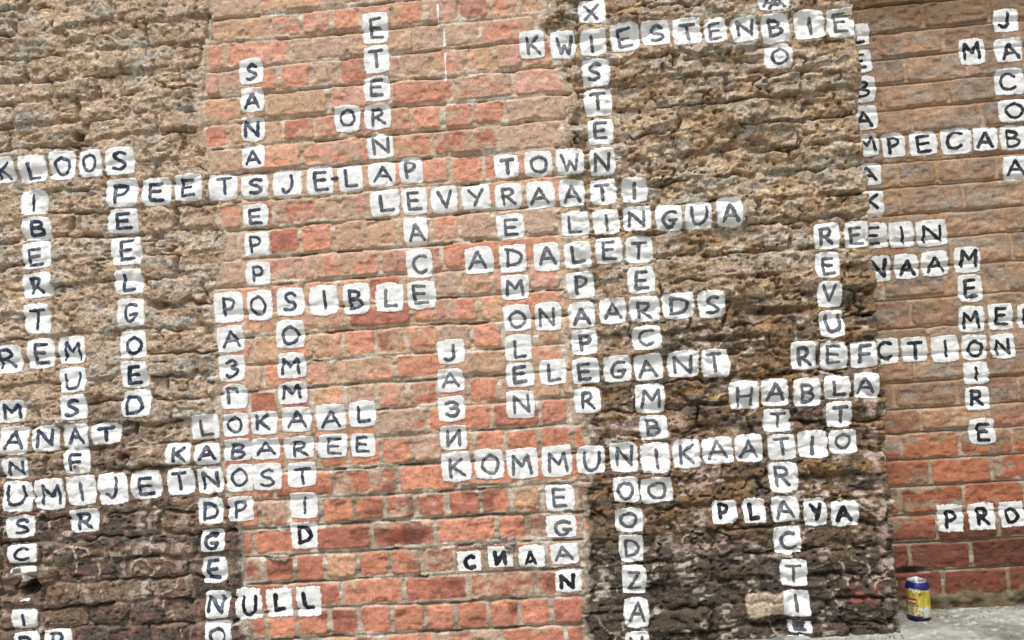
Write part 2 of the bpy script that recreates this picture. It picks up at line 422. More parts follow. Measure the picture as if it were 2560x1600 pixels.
    d0c = mix(lin(114, 100, 86)[None, None], lin(78, 68, 64)[None, None], sst(0.3, 0.7, q0[:, :, 3] * 0.7 + 0.3 * plate(n20, 3)))
    d0c = mix(d0c, lin(126, 90, 82)[None, None], sst(0.66, 0.76, vn(X / 0.028, Z / 0.012, 34)) * 0.7)
    d0c = mix(d0c, lin(150, 118, 80)[None, None], sst(0.60, 0.75, vn(X / 0.05, Z / 0.02, 37)) * 0.6 * sst(0.95, 0.75, v))
    d0c = mix(d0c, lin(146, 132, 114)[None, None], (1 - sst(-0.001, 0.004, d0)) * 0.55)
    c0 = mix(c0, d0c, dark0 * 0.95)
    c0 = grit(c0, 131)
    cr = crust_lines(X, Z, 35); c0 = mix(c0, lin(222, 208, 188)[None, None], cr * 0.85 * sst(0.30, 0.5, vn(X / 0.006, Z / 0.006, 135))); H0 = H0 + 0.0035 * cr * (0.4 + vn(X / 0.007, Z / 0.007, 136))
    cr2 = blob(X, Z, 350, 1290, 0.030, 0.13) * sst(0.45, 0.65, vn(X / 0.016, Z / 0.016, 36)) + 0.6 * sst(0.70, 0.80, vn(X / 0.02, Z / 0.015, 38)) * dark0 * sst(0.4, 0.6, vn(X / 0.1, Z / 0.08, 39))
    c0 = mix(c0, lin(208, 194, 182)[None, None], np.clip(cr2, 0, 1) * 0.75)
    # right rough part
    H2, d2, b2, q2, tz2, f2, n12, n22, pit2 = rough_field(X, Z, LP, 400, 1.25, 1.15, 0.8 * sst(0.86, 0.95, v))
    low2 = sst(0.40, 0.64, v + 0.08 * fbm(X / 0.25, Z / 0.2, 3, 41) + 0.10 * sst(0.5, 0.95, X) * sst(0.25, 0.45, v) - 0.05 * sst(0.55, 0.3, X))
    c2 = mix(lin(188, 165, 134)[None, None], lin(178, 167, 150)[None, None], sst(0.38, 0.6, 0.6 * vn(X / 0.045, Z / 0.03, 42) + 0.4 * plate(n22, 9)))
    c2 = mix(c2, lin(146, 116, 80)[None, None], 0.65 * sst(0.48, 0.68, vn(X / 0.04, Z / 0.016, 43)))
    d2c = mix(lin(122, 104, 82)[None, None], lin(90, 82, 75)[None, None], sst(0.35, 0.65, 0.6 * vn(X / 0.06, Z / 0.03, 44) + 0.4 * plate(n22, 5)))
    d2c = mix(d2c, lin(150, 116, 72)[None, None], 0.7 * sst(0.55, 0.70, vn(X / 0.045, Z / 0.018, 46)) * (1 - sst(0.80, 0.95, v)))
    d2c = mix(d2c, lin(126, 92, 82)[None, None], 0.45 * sst(0.70, 0.8, vn(X / 0.03, Z / 0.014, 47)))
    d2c = mix(d2c, lin(62, 57, 54)[None, None], 0.75 * sst(0.74, 0.92, v))
    c2 = mix(c2, d2c, low2 * 0.95)
    c2 = grit(c2, 151, 1.15)
    cr = crust_lines(X, Z, 48); c2 = mix(c2, lin(214, 198, 176)[None, None], cr * 0.8 * sst(0.30, 0.5, vn(X / 0.006, Z / 0.006, 155))); H2 = H2 + 0.0040 * cr * (0.4 + vn(X / 0.007, Z / 0.007, 156))
    pk = sst(0.56, 0.68, vn(X / 0.05, Z / 0.03, 49)) * sst(0.52, 0.66, vn(X / 0.015, Z / 0.009, 50)); c2 = mix(c2, lin(198, 184, 170)[None, None], pk * 0.7)
    cp = blob(X, Z, 1670, 1120, 0.05, 0.05, 4) + blob(X, Z, 1600, 1050, 0.03, 0.09, 4) + blob(X, Z, 1470, 1000, 0.06, 0.03, 4) + blob(X, Z, 1720, 640, 0.08, 0.012, 4)
    cp = cp + 0.9 * blob(X, Z, 2060, 960, 0.012, 0.22, 4) + 0.8 * blob(X, Z, 2085, 1250, 0.012, 0.2, 4) + 0.6 * blob(X, Z, 1700, 1290, 0.12, 0.02, 4)
    c2 = mix(c2, lin(204, 176, 164)[None, None], np.clip(cp, 0, 1) * 0.75 * sst(0.34, 0.52, vn(X / 0.02, Z / 0.014, 52)))
    c2 = mix(c2, lin(168, 98, 84)[None, None], blob(X, Z, 2040, 1400, 0.05, 0.03, 4) * 0.5 * sst(0.45, 0.6, vn(X / 0.02, Z / 0.014, 53)))
    _c = V2(1812, 1430); _w = 0.006 * fbm(X / 0.02, Z / 0.02, 3, 176); tan_b = sst(0.003, -0.002, np.maximum(np.abs(X - _c[0]) - 0.052, np.abs(Z - _c[1]) - 0.027) + _w); c2 = mix(c2, lin(202, 184, 160)[None, None] * (0.85 + 0.2 * vn(X / 0.01, Z / 0.01, 173))[..., None], np.clip(tan_b * 1.3, 0, 1)); H2 = H2 * (1 - 0.8 * tan_b) + 0.004 * tan_b
    # holes and hollows
    hole = lambda vx, vy, rx, rz, dep, p=3: dep * blob(X, Z, vx, vy, rx, rz, p)
    H0 = H0 - hole(183, 322, 0.013, 0.013, 0.050, 5) - 0.060 * sst(0.42, 0.55, blob(X + 0.016 * fbm(X / 0.02, Z / 0.02, 3, 174), Z + 0.014 * fbm(X / 0.018, Z / 0.018, 3, 175), 72, 1388, 0.040, 0.024, 2)) - hole(20, 1405, 0.03, 0.008, 0.03) - hole(372, 558, 0.012, 0.01, 0.02) \
        - hole(372, 722, 0.03, 0.012, 0.022) - hole(295, 1083, 0.014, 0.010, 0.03) - hole(490, 1330, 0.03, 0.010, 0.02)
    H2 = H2 - hole(1795, 370, 0.040, 0.045, 0.026) - hole(1800, 1000, 0.02, 0.02, 0.015) - hole(2010, 720, 0.05, 0.03, 0.022) - hole(2020, 640, 0.035, 0.02, 0.018) \
        - hole(1850, 735, 0.07, 0.010, 0.022) - hole(1660, 1015, 0.03, 0.05, 0.012) - hole(1850, 1485, 0.035, 0.05, 0.02) - hole(1720, 800, 0.10, 0.008, 0.018) \
        + 0.012 * blob(X, Z, 2040, 1400, 0.06, 0.06) - hole(1730, 560, 0.06, 0.03, 0.010)
    hole_dark = blob(X, Z, 72, 1388, 0.045, 0.028, 4); c0 = mix(c0, lin(70, 48, 38)[None, None], hole_dark * 0.8)  # wall colour darkened to brown in and around the lower-left hole
    Hh = Hh * (1 - wl_) + H0 * wl_; Hh = Hh * (1 - wr) + H2 * wr
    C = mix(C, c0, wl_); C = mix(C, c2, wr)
    sm = np.minimum(np.abs(X - (zl + jit) + 0.004), np.abs(X - (zr + jit * 1.3) - 0.004)) + 0.012 * (vn(X / 0.02, Z / 0.02, 161) - 0.4)
    smk = sst(0.016, 0.006, sm)
    Hh = Hh * (1 - 0.75 * smk) + smk * 0.75 * (0.001 + 0.0035 * fbm(X / 0.022, Z / 0.018, 4, 162))
    smc = mix(lin(186, 166, 140)[None, None], lin(150, 138, 122)[None, None], sst(0.55, 0.8, v)); smc = mix(smc, lin(208, 194, 180)[None, None], 0.8 * sst(0.5, 0.65, vn(X / 0.02, Z / 0.03, 163)))
    C = mix(C, smc * (1 + 0.5 * (vn(X / 0.005, Z / 0.005, 164) - 0.5))[..., None], smk * 0.8)
    dd = np.where(sec == 0, d0, np.where(sec == 1, d, d2))
    ids = np.where(sec == 0, b0, np.where(sec == 1, b, 0) if False else np.where(sec == 1, bid, b2))
    return Hh, C, sec, dd, ids


def rec_fields(X, Z):
    v = (1.04 - Z) / 1.84
    d, bid, tz, tx, dt, db = eval_layout(LR, X, Z, 0.0016, 500)
    pb = np.random.default_rng(19).random((len(LR.j) * 64 + 1, 8)); q = pb[bid]
    B = sst(-0.0015, 0.003, d)
    flush = sst(0.42, 0.6, vn(X / 0.08, Z / 0.03, 62)) * 0.8
    vj = 1 - sst(0.0, 0.002, np.minimum(dt, db) - LR.hj * 1.5)       # bed joints
    under = sst(0.0, 0.004, LR.hj * 1.3 - dt)
    jd = -0.0025 - 0.003 * (1 - flush) - 0.008 * under * (1 - 0.3 * flush)
    face = (q[:, :, 0] - 0.5) * 0.004 + (q[:, :, 1] - 0.5) * 0.007 * (tz - 0.5) + 0.0008 * fbm(X / 0.03, Z / 0.02, 3, 63)
    face = face - 0.002 * sst(0.62, 0.7, vn(X / 0.02, Z / 0.012, 64))
    H = jd * (1 - B) + face * B + 0.0009 * fbm(X / 0.012, Z / 0.012, 3, 65)
    rtop = sst(0.12, 0.02, v); H = H + rtop * 0.006 * fbm(X / 0.03, Z / 0.018, 4, 66)
    clay = mix(lin(166, 140, 114)[None, None], lin(150, 136, 121)[None, None], sst(0.35, 0.65, vn(X / 0.07, Z / 0.03, 67)))
    clay = mix(clay, lin(142, 110, 80)[None, None], 0.45 * sst(0.5, 0.7, vn(X / 0.05, Z / 0.02, 68)))
    redc = mix(lin(156, 88, 64)[None, None], lin(170, 108, 76)[None, None], q[:, :, 3])
    wine = mix(lin(112, 64, 52)[None, None], lin(88, 58, 50)[None, None], q[:, :, 4])
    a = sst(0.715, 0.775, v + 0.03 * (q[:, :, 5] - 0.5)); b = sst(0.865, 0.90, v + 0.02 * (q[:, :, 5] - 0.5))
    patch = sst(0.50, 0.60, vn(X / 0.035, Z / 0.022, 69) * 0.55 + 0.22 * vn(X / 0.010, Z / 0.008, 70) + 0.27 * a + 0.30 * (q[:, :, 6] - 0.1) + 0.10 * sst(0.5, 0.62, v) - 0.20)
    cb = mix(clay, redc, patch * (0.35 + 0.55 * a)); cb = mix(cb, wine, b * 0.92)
    cb = cb * (0.86 + 0.28 * q[:, :, 7] + 0.16 * fbm(X / 0.02, Z / 0.02, 3, 72) + 0.3 * (vn(X / 0.005, Z / 0.004, 172) - 0.5))[..., None]
    cm = mix(lin(172, 140, 108)[None, None], lin(158, 142, 120)[None, None], a); cm = mix(cm, lin(120, 112, 90)[None, None], 0.6 * b)
    cm = mix(cm, lin(185, 172, 158)[None, None], 0.6 * sst(0.5, 0.75, vn(X / 0.04, Z / 0.02, 73)))
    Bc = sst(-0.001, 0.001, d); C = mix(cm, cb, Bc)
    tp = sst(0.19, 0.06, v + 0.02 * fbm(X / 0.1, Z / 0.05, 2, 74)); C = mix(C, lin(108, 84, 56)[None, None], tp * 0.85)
    foot = sst(GROUND + 0.050, GROUND + 0.030, Z + 0.01 * fbm(X / 0.04, Z / 0.04, 3, 75))
    H = H * (1 - foot) + foot * (0.004 + 0.007 * fbm(X / 0.03, Z / 0.02, 4, 76) - 0.003)
    C = mix(C, mix(lin(118, 106, 84)[None, None], lin(90, 80, 62)[None, None], vn(X / 0.03, Z / 0.02, 77)), foot)
    d = np.where(foot > 0.5, -0.01, d)
    c = unproj(1920 + 965 / 2.8, 1060 + 1030 / 2.8, y=RECESS)
    H = H - 0.03 * np.exp(-(((X - c[0] - 0.01) / 0.035) ** 2 + ((Z - c[2]) / 0.008) ** 2) ** 2)
    return H, C, np.full(X.shape, 3), d, bid


UU, ZZ = np.meshgrid(U, ZM, indexing='ij')
Hm, Cm, Sm, Dm, Im = main_fields(UU, ZZ)
XX, YZ = np.meshgrid(XR, ZR, indexing='ij')
Hr, Cr, Sr, Dr, Ir = rec_fields(XX, YZ)


def blur(H):
    K = H.copy()
    for _ in range(1):
        K[1:-1] = (K[:-2] + 2 * K[1:-1] + K[2:]) / 4; K[:, 1:-1] = (K[:, :-2] + 2 * K[:, 1:-1] + K[:, 2:]) / 4
    return K


HmB, HrB = blur(blur(Hm)), blur(Hr)


def bil(H, A, Bx, u, z):
    i = np.clip(np.searchsorted(A, u) - 1, 0, len(A) - 2); j = np.clip(np.searchsorted(Bx, z) - 1, 0, len(Bx) - 2)
    fu = np.clip((u - A[i]) / (A[i + 1] - A[i]), 0, 1); fz = np.clip((z - Bx[j]) / (Bx[j + 1] - Bx[j]), 0, 1)
    return (H[i, j] * (1 - fu) + H[i + 1, j] * fu) * (1 - fz) + (H[i, j + 1] * (1 - fu) + H[i + 1, j + 1] * fu) * fz


def main_pos(u, z, h):
    """wall surface point; beyond the pier's corner the wall turns back to the recess"""
    s = u - (edge_x(z) - RC); a = np.clip(s / RC, 0, math.pi / 2)
    nx = np.sin(a); ny = -np.cos(a)
    over = np.clip(s - ARC, 0, None)
    bx = np.where(s < 0, u, (edge_x(z) - RC)); by = np.zeros_like(u)
    px = bx + np.where(s < 0, 0, RC * nx); py = by + np.where(s < 0, 0, RC * (1 - np.cos(a))) + over
    damp = 1 - 0.45 * sst(-0.01, 0.02, s)
    P = np.stack([px + nx * h * damp, py + ny * h * damp, z + 0 * u], -1)
    N = np.stack([nx, ny, 0 * nx], -1)
    return P, N


def rec_pos(u, z, h):
    P = np.stack([u, RECESS - h, z + 0 * u], -1); N = np.zeros_like(P); N[..., 1] = -1
    return P, N


# ------------------------------------------------------------------ painted letter squares (photo zoom frames at 2.8x)
OFF = {1: (0, 0), 2: (640, 0), 3: (1280, 0), 4: (1920, 0), 5: (0, 530), 6: (640, 530), 7: (1280, 530), 8: (1920, 530),
       9: (0, 1060), 10: (640, 1060), 11: (1280, 1060), 12: (1920, 1060)}
TILES = {
 1: "K -70 1095 112 1285;L 130 1080 325 1285;O 335 1050 530 1265;O 545 1040 720 1245;S 735 1030 950 1230;I 140 1325 345 1510;P 745 1245 970 1455;E 990 1240 1205 1445;E 1220 1215 1430 1415;T 1465 1215 1665 1410;S 1668 406 1842 592;A 1680 610 1850 790;N 1686 815 1857 995;A 1690 1007 1860 1185;S 1684 1220 1880 1395",
 5: "B 155 32 370 205;E 160 205 370 405;R 160 420 375 610;T 170 635 365 860;E 190 880 390 1105;E 750 -25 975 155;E 775 165 995 380;L 800 392 1005 583;G 820 600 1018 808;O 838 825 1030 1030;E 850 1038 1050 1238;D 862 1240 1065 1440;R -60 930 160 1140;M 410 865 605 1070;U 420 1085 615 1265;S 430 1275 620 1460;M -10 1310 180 1480;P 1500 555 1705 780;A 1515 790 1715 985;3 1530 1000 1720 1190;G 1545 1200 1730 1385 g;E 1695 -60 1881 108;P 1706 136 1887 316;P 1715 345 1895 520;O 1725 545 1912 765",
 9: "A -5 10 205 220;N 220 5 420 200;A 440 -10 635 175;T 650 -15 855 145;L 1335 -75 1540 115 f;O 1560 -80 1745 92;N 15 230 205 390;F 455 165 645 350;K 1160 125 1345 290;A 1360 130 1548 290;B 1565 100 1762 265;U 20 395 245 620;M 245 375 465 605;I 470 355 675 575;J 690 335 905 570;E 920 318 1138 530;T 1168 305 1365 500;N 1378 295 1568 492;O 1585 275 1780 480;S 45 635 255 800;R 485 590 695 765;D 1385 510 1568 700;P 1595 500 1780 685;C 65 830 270 975;G 1400 730 1585 895;_ 80 990 270 1110;_ 80 1155 215 1245;I 75 1290 268 1435;E 1415 920 1595 1115;N 1435 1160 1615 1360;P 90 1450 285 1640;R 310 1430 510 1620;O 1440 1370 1630 1570;U 1650 1145 1840 1370 k",
 2: "E 740 85 930 310;T 750 315 940 520;E 750 530 945 715;O 545 735 735 930;R 755 725 950 910;N 772 935 968 1115;J 115 1180 325 1390;E 350 1160 545 1370 h;L 570 1145 755 1350;A 780 1130 985 1315;P 1000 1095 1175 1290;L 795 1325 1010 1520;E 1015 1310 1205 1510;V 1220 1300 1415 1500;Y 1435 1290 1645 1475;T 1662 1078 1845 1252;R 1665 1280 1865 1468",
 3: "X 460 -20 660 165;A 1725 -70 1900 75;K 45 210 235 415;W 265 200 450 415;I 470 200 665 390;E 685 155 895 360;S 900 140 1110 330;T 1120 120 1330 320;E 1340 115 1510 305;N 1530 110 1725 295;S 485 405 690 605;T 500 605 705 815;E 525 825 715 1015;N 540 1030 725 1230;O 80 1050 285 1240;W 305 1030 510 1225;A 95 1265 305 1465;A 325 1245 515 1450;T 545 1245 735 1435;I 765 1240 955 1420",
 7: "L 340 -10 545 170;I 560 -25 760 160;N 775 -45 980 135;G 1000 -55 1195 135;U 1205 -75 1400 125;A 1425 -110 1620 105;A 145 210 340 420;L 360 205 560 400;E 580 170 775 365;T 790 165 990 360;P 380 415 580 610;E 805 380 1005 575;N 155 630 350 835;A 390 625 585 820;A 605 600 805 790;R 815 585 1040 775;D 1050 560 1280 755;S 1295 545 1500 745;P 410 820 605 1005;C 835 790 1050 970;L 190 1025 385 1215;E 415 1015 615 1210;G 635 1000 840 1195;A 850 985 1065 1185;N 1085 965 1310 1165;T 1320 955 1525 1160;R 430 1225 625 1415;M 855 1200 1080 1415;H 1515 1175 1735 1390",
 6: "E 1680 10 1880 195;A 1030 35 1210 245;C 1045 255 1240 465;E 1055 480 1265 685;A 1455 240 1665 440;D 1700 225 1900 430;S 140 525 340 735;I 370 510 580 730;B 605 495 800 720;L 830 490 1040 705;M 1710 435 1915 620;O 1725 645 1930 840;O 135 750 345 960;M 145 980 355 1170;M 150 1185 360 1350;L 1738 855 1935 1045;E 1745 1050 1950 1230;N 1745 1245 1957 1450;J 1265 890 1465 1070;A 1265 1090 1460 1265;3 1270 1285 1470 1470",
 10: "K -40 -95 155 80;A 175 -125 390 60;A 415 -145 635 50;L 645 -165 840 25;A -45 95 168 255;R 190 80 410 250;E 430 65 645 240;E 660 60 840 235;S -30 270 190 470;T 215 265 425 445;I 230 475 435 665;D 240 685 435 880 k;i 1285 5 1480 185;K 1290 190 1510 410;O 1525 170 1740 390;M 1750 165 1980 387;C 1405 885 1580 1035 k;i 1620 855 1800 1010 k;L 70 1150 260 1355 k;L 280 1135 460 1350 k",
 11: "B 890 -65 1095 118;d 45 845 235 1005 k;A 265 830 470 990;N 300 1015 490 1180 k;M 200 145 425 375;U 445 150 655 355;N 680 125 885 345;I 895 125 1115 345;K 1120 105 1325 315;A 1330 90 1560 290;A 1560 70 1765 275;E 230 420 440 615;G 235 635 460 800;O 705 365 890 550;O 895 365 1130 555;O 720 580 920 760;D 745 770 925 975;Z 765 985 945 1200;A 780 1220 965 1440;V 790 1455 975 1650;P 1400 535 1585 700 k;L 1615 520 1780 700 k",
 12: "T 0 65 198 258;I 205 40 425 245;O 430 35 635 215;R 5 265 220 485;A 20 500 225 690;Y 250 520 420 720 k;A 440 535 635 720 k;C 35 715 240 915;T 80 940 280 1140;I 105 1160 300 1355;E 150 1378 312 1472;F 100 1485 325 1680",
 8: "R 325 70 515 260;E 540 55 722 250;E 330 275 515 465;V 345 480 530 670;U 355 685 545 880;R 155 900 345 1110;E 365 900 570 1110;F 580 900 775 1095;A -50 1160 150 1365;B 170 1155 370 1365;L 385 1140 585 1315;A 600 1120 785 1310;T -30 1375 165 1545;T 405 1320 600 1512",
 4: "A -40 -60 155 75;B -50 90 158 300;I 180 60 405 275;E 415 45 618 260;O -30 300 175 485",
}
RTILES = {
 4: "J 1575 60 1755 230;M 1335 265 1525 460;A 1580 260 1785 440;C 1580 475 1800 670;O 1605 690 1830 860;M 590 935 782 1105;P 795 925 965 1105;E 985 910 1190 1095;C 1205 890 1425 1085;A 1430 880 1610 1060;B 1620 870 1820 1055;A 1640 1085 1850 1265;L 530 165 712 325;E 545 350 730 515;B 565 530 758 722;A 570 735 770 915;A 605 1135 798 1305;K 632 1330 815 1500",
 8: "E 610 70 845 265;I 845 65 1025 255;N 1030 50 1260 245;N 680 300 862 495;A 880 290 1055 475;A 1065 270 1265 455;M 1300 240 1490 430;E 1325 435 1505 635;M 1330 655 1520 845;E 1535 635 1720 830;N 1740 630 1930 820;C 715 880 920 1075;T 930 870 1125 1055;I 1140 860 1340 1055;O 1355 855 1540 1040;N 1555 850 1735 1030;I 1365 1045 1550 1210;R 1380 1220 1560 1395;E 1400 1435 1595 1632;_ 640 -130 818 45",
 12: "P 1180 560 1370 760 k;R 1400 550 1595 745 k;O 1620 540 1800 725 k",
}
GL = {  # strokes: 's' smooth or 'l' straight, points in a unit box
 'A': [('l', [(0, 0), (.5, 1), (1, 0)]), ('l', [(.18, .36), (.82, .36)])],
 'B': [('l', [(.08, 0), (.08, 1)]), ('s', [(.05, 1), (.6, .97), (.78, .77), (.55, .55), (.1, .52)]), ('s', [(.1, .52), (.7, .48), (.92, .25), (.6, .03), (.05, 0)])],
 'C': [('s', [(.95, .88), (.6, 1), (.2, .85), (.03, .5), (.18, .12), (.55, 0), (.95, .13)])],
 'D': [('l', [(.08, 0), (.08, 1)]), ('s', [(.02, 1), (.55, .93), (.93, .55), (.75, .15), (.05, 0)])],
 'E': [('l', [(.1, 0), (.1, 1)]), ('l', [(.1, 1), (.92, 1)]), ('l', [(.1, .52), (.8, .52)]), ('l', [(.1, 0), (.95, 0)])],
 'F': [('l', [(.1, 0), (.1, 1)]), ('l', [(.1, 1), (.92, 1)]), ('l', [(.1, .5), (.8, .5)])],
 'G': [('s', [(.92, .9), (.55, 1), (.15, .8), (.05, .4), (.3, .03), (.7, .03), (.9, .38)]), ('l', [(.5, .40), (1.0, .40)])],
 'H': [('l', [(.05, 0), (.05, 1)]), ('l', [(.95, 0), (.95, 1)]), ('l', [(.05, .5), (.95, .5)])],
 'I': [('l', [(.5, 0), (.48, 1)])],
 'J': [('s', [(.7, 1), (.72, .6), (.68, .2), (.35, 0), (.05, .2)])],
 'K': [('l', [(.08, 0), (.08, 1)]), ('l', [(.9, 1), (.1, .45)]), ('l', [(.3, .55), (.95, 0)])],
 'L': [('l', [(.15, 1), (.18, 0)]), ('l', [(.18, 0), (.95, .03)])],
 'M': [('l', [(.02, 0), (.08, 1)]), ('l', [(.08, 1), (.5, .42)]), ('l', [(.5, .42), (.92, 1)]), ('l', [(.92, 1), (1, 0)])],
 'N': [('l', [(.05, 0), (.07, 1)]), ('l', [(.07, 1), (.93, 0)]), ('l', [(.93, 0), (.95, 1)])],
 'O': [('s', [(.5, 1), (.12, .78), (.05, .4), (.3, .03), (.7, .03), (.95, .4), (.85, .8), (.48, 1.0)])],
 'P': [('l', [(.12, 0), (.1, 1)]), ('s', [(.05, 1), (.6, .98), (.85, .74), (.6, .48), (.14, .42)])],
 'R': [('l', [(.1, 0), (.1, 1)]), ('s', [(.05, 1), (.6, .98), (.8, .76), (.55, .52), (.14, .47)]), ('l', [(.35, .48), (.95, 0)])],
 'S': [('s', [(.9, .88), (.55, 1), (.15, .82), (.3, .57), (.7, .43), (.85, .18), (.45, 0), (.05, .1)])],
 'T': [('l', [(.0, .98), (1, 1)]), ('l', [(.5, .98), (.52, 0)])],
 'U': [('s', [(.05, 1), (.05, .5), (.2, .06), (.5, -.02), (.82, .1), (.95, .5), (.95, 1)])],
 'V': [('l', [(.02, 1), (.52, 0)]), ('l', [(.52, 0), (.98, 1)])],
 'W': [('l', [(0, 1), (.25, 0)]), ('l', [(.25, 0), (.5, .6)]), ('l', [(.5, .6), (.76, 0)]), ('l', [(.76, 0), (1, 1)])],
 'X': [('l', [(.03, 1), (.97, 0)]), ('l', [(.95, 1), (.05, 0)])],
 'Y': [('l', [(.02, 1), (.5, .5)]), ('l', [(.98, 1), (.4, 0)])],
 'Z': [('l', [(.05, 1), (.9, 1)]), ('l', [(.9, 1), (.05, .02)]), ('l', [(.05, .02), (1, .05)])],
 '3': [('s', [(.08, .9), (.5, 1), (.85, .78), (.4, .54)]), ('s', [(.4, .54), (.92, .4), (.8, .08), (.35, 0), (.05, .15)])],
 'i': [('l', [(.05, 1), (.08, 0)]), ('l', [(.08, 0), (.92, 1)]), ('l', [(.92, 1), (.95, 0)])],
 'd': [('l', [(.05, -.05), (.45, 1)]), ('l', [(.45, 1), (.95, -.05)]), ('l', [(.15, .16), (.78, .22)])],
 'g': [('l', [(.12, 0), (.1, 1)]), ('l', [(.1, 1), (.8, .98)]), ('l', [(.8, .98), (.8, .7)])],
}
NAMES = {'3': 'Cyrillic letter Z like a 3', 'i': 'reversed letter N', 'd': 'Cyrillic letter D like a triangle', 'g': 'Cyrillic letter G'}


class Tile:
    def __init__(s, ch, c, w, h, rot, onrec, tone, seed):
        s.ch, s.c, s.w, s.h, s.rot, s.rec, s.tone, s.seed = ch, c, w, h, rot, onrec, tone, seed

    def shape(s, a, b):
        """unit square [-1,1]^2 -> ragged rounded square in metres"""
        k = 0.20 if s.tone != 'k' else 0.12
        x = a * np.sqrt(1 - k * b * b * a * a); y = b * np.sqrt(1 - k * a * a * b * b)
        m = np.maximum(np.abs(a), np.abs(b)); an = np.arctan2(b, a)
        cx, cy = np.cos(an) * 1.2, np.sin(an) * 1.2
        rg = 1 + m ** 5 * (0.040 * fbm(cx * 1.6 + s.seed, cy * 1.6, 2, s.seed % 97) + (0.022 if s.tone != 'k' else 0.05) * fbm(cx * 8, cy * 8 + s.seed, 2, s.seed % 89))
        x = x * rg * s.w / 2; y = y * rg * s.h / 2
        cr, sr = math.cos(s.rot), math.sin(s.rot)
        return s.c[0] + x * cr - y * sr, s.c[1] + x * sr + y * cr


TL = []
tr = random.Random(5)
for rec, table in ((False, TILES), (True, RTILES)):
    for reg, txt in table.items():
        ox, oy = OFF[reg]; yy = RECESS if rec else 0.0
        for it in txt.split(';'):
            p = it.split(); x0, y0, x1, y1 = [float(q) / Z28 for q in p[1:5]]
            fl = p[5] if len(p) > 5 else ''
            cx, cy = ox + (x0 + x1) / 2, oy + (y0 + y1) / 2
            c = unproj(cx, cy, y=yy)
            w = np.linalg.norm(unproj(ox + x1, cy, y=yy) - unproj(ox + x0, cy, y=yy)); h = np.linalg.norm(unproj(cx, oy + y1, y=yy) - unproj(cx, oy + y0, y=yy))
            w, h = w - 0.05 * h, h - 0.05 * w
            ch = p[0]
            if fl == 'g': ch = 'g'
            t = Tile(ch, (c[0], c[2]), w * 1.015, h * 1.015, tr.uniform(-.035, .035), rec, 'k' if fl == 'k' else fl, tr.randrange(10000))
            TL.append(t)

def heavy(H, n):
    for _ in range(n): H = blur(H)
    return H


WideM, WideR = np.zeros_like(Hm), np.zeros_like(Hr)
# the masonry under each square sits a few millimetres behind the paint film
SinkM, SinkR = np.zeros_like(Hm), np.zeros_like(Hr)
for t in TL:
    A, Bz, G, S = (XR, ZR, YZ, SinkR) if t.rec else (U, ZM, ZZ, SinkM)
    i0, i1 = np.searchsorted(A, [t.c[0] - t.w * .7, t.c[0] + t.w * .7]); j0, j1 = np.searchsorted(Bz, [t.c[1] - t.h * .7, t.c[1] + t.h * .7])
    if i1 <= i0 or j1 <= j0: continue
    gx, gz = np.meshgrid(A[i0:i1] - t.c[0], Bz[j0:j1] - t.c[1], indexing='ij')
    cr, sr = math.cos(-t.rot), math.sin(-t.rot); lx = (gx * cr - gz * sr) / (t.w / 2); lz = (gx * sr + gz * cr) / (t.h / 2)
    r = (np.abs(lx) ** 5 + np.abs(lz) ** 5) ** 0.2
    S[i0:i1, j0:j1] = np.maximum(S[i0:i1, j0:j1], sst(0.97, 0.86, r))
    WM = WideR if t.rec else WideM
    WM[i0:i1, j0:j1] = np.maximum(WM[i0:i1, j0:j1], sst(1.12, 0.92, r))

WideM *= np.where(Sm == 1, 0.25, 0.62)          # thick paint fills the small hollows of the rough masonry
Hm = Hm * (1 - WideM) + heavy(Hm, 14) * WideM
HmB = blur(Hm)

# ------------------------------------------------------------------ structure roots
ground_z = GROUND
th_left = empty('rough_brick_wall', (-1.2, 0, GROUND), 'rough tan weathered brick wall at the left, dark and crumbling at its foot', 'wall')
th_mid = empty('red_brick_wall', (-0.15, 0, GROUND), 'smooth strip of salmon red brick wall between the two rough stretches', 'wall')
th_pier = empty('eroded_brick_pier', (0.75, 0, GROUND), 'deeply eroded brown brick pier with letter squares, ending in a ragged corner beside the can', 'wall')
th_rec = empty('recessed_brick_wall', (1.2, RECESS, GROUND), 'set-back brick wall at the far right, dark red at its foot behind the can', 'wall')
ROOT = [th_left, th_mid, th_pier, th_rec]


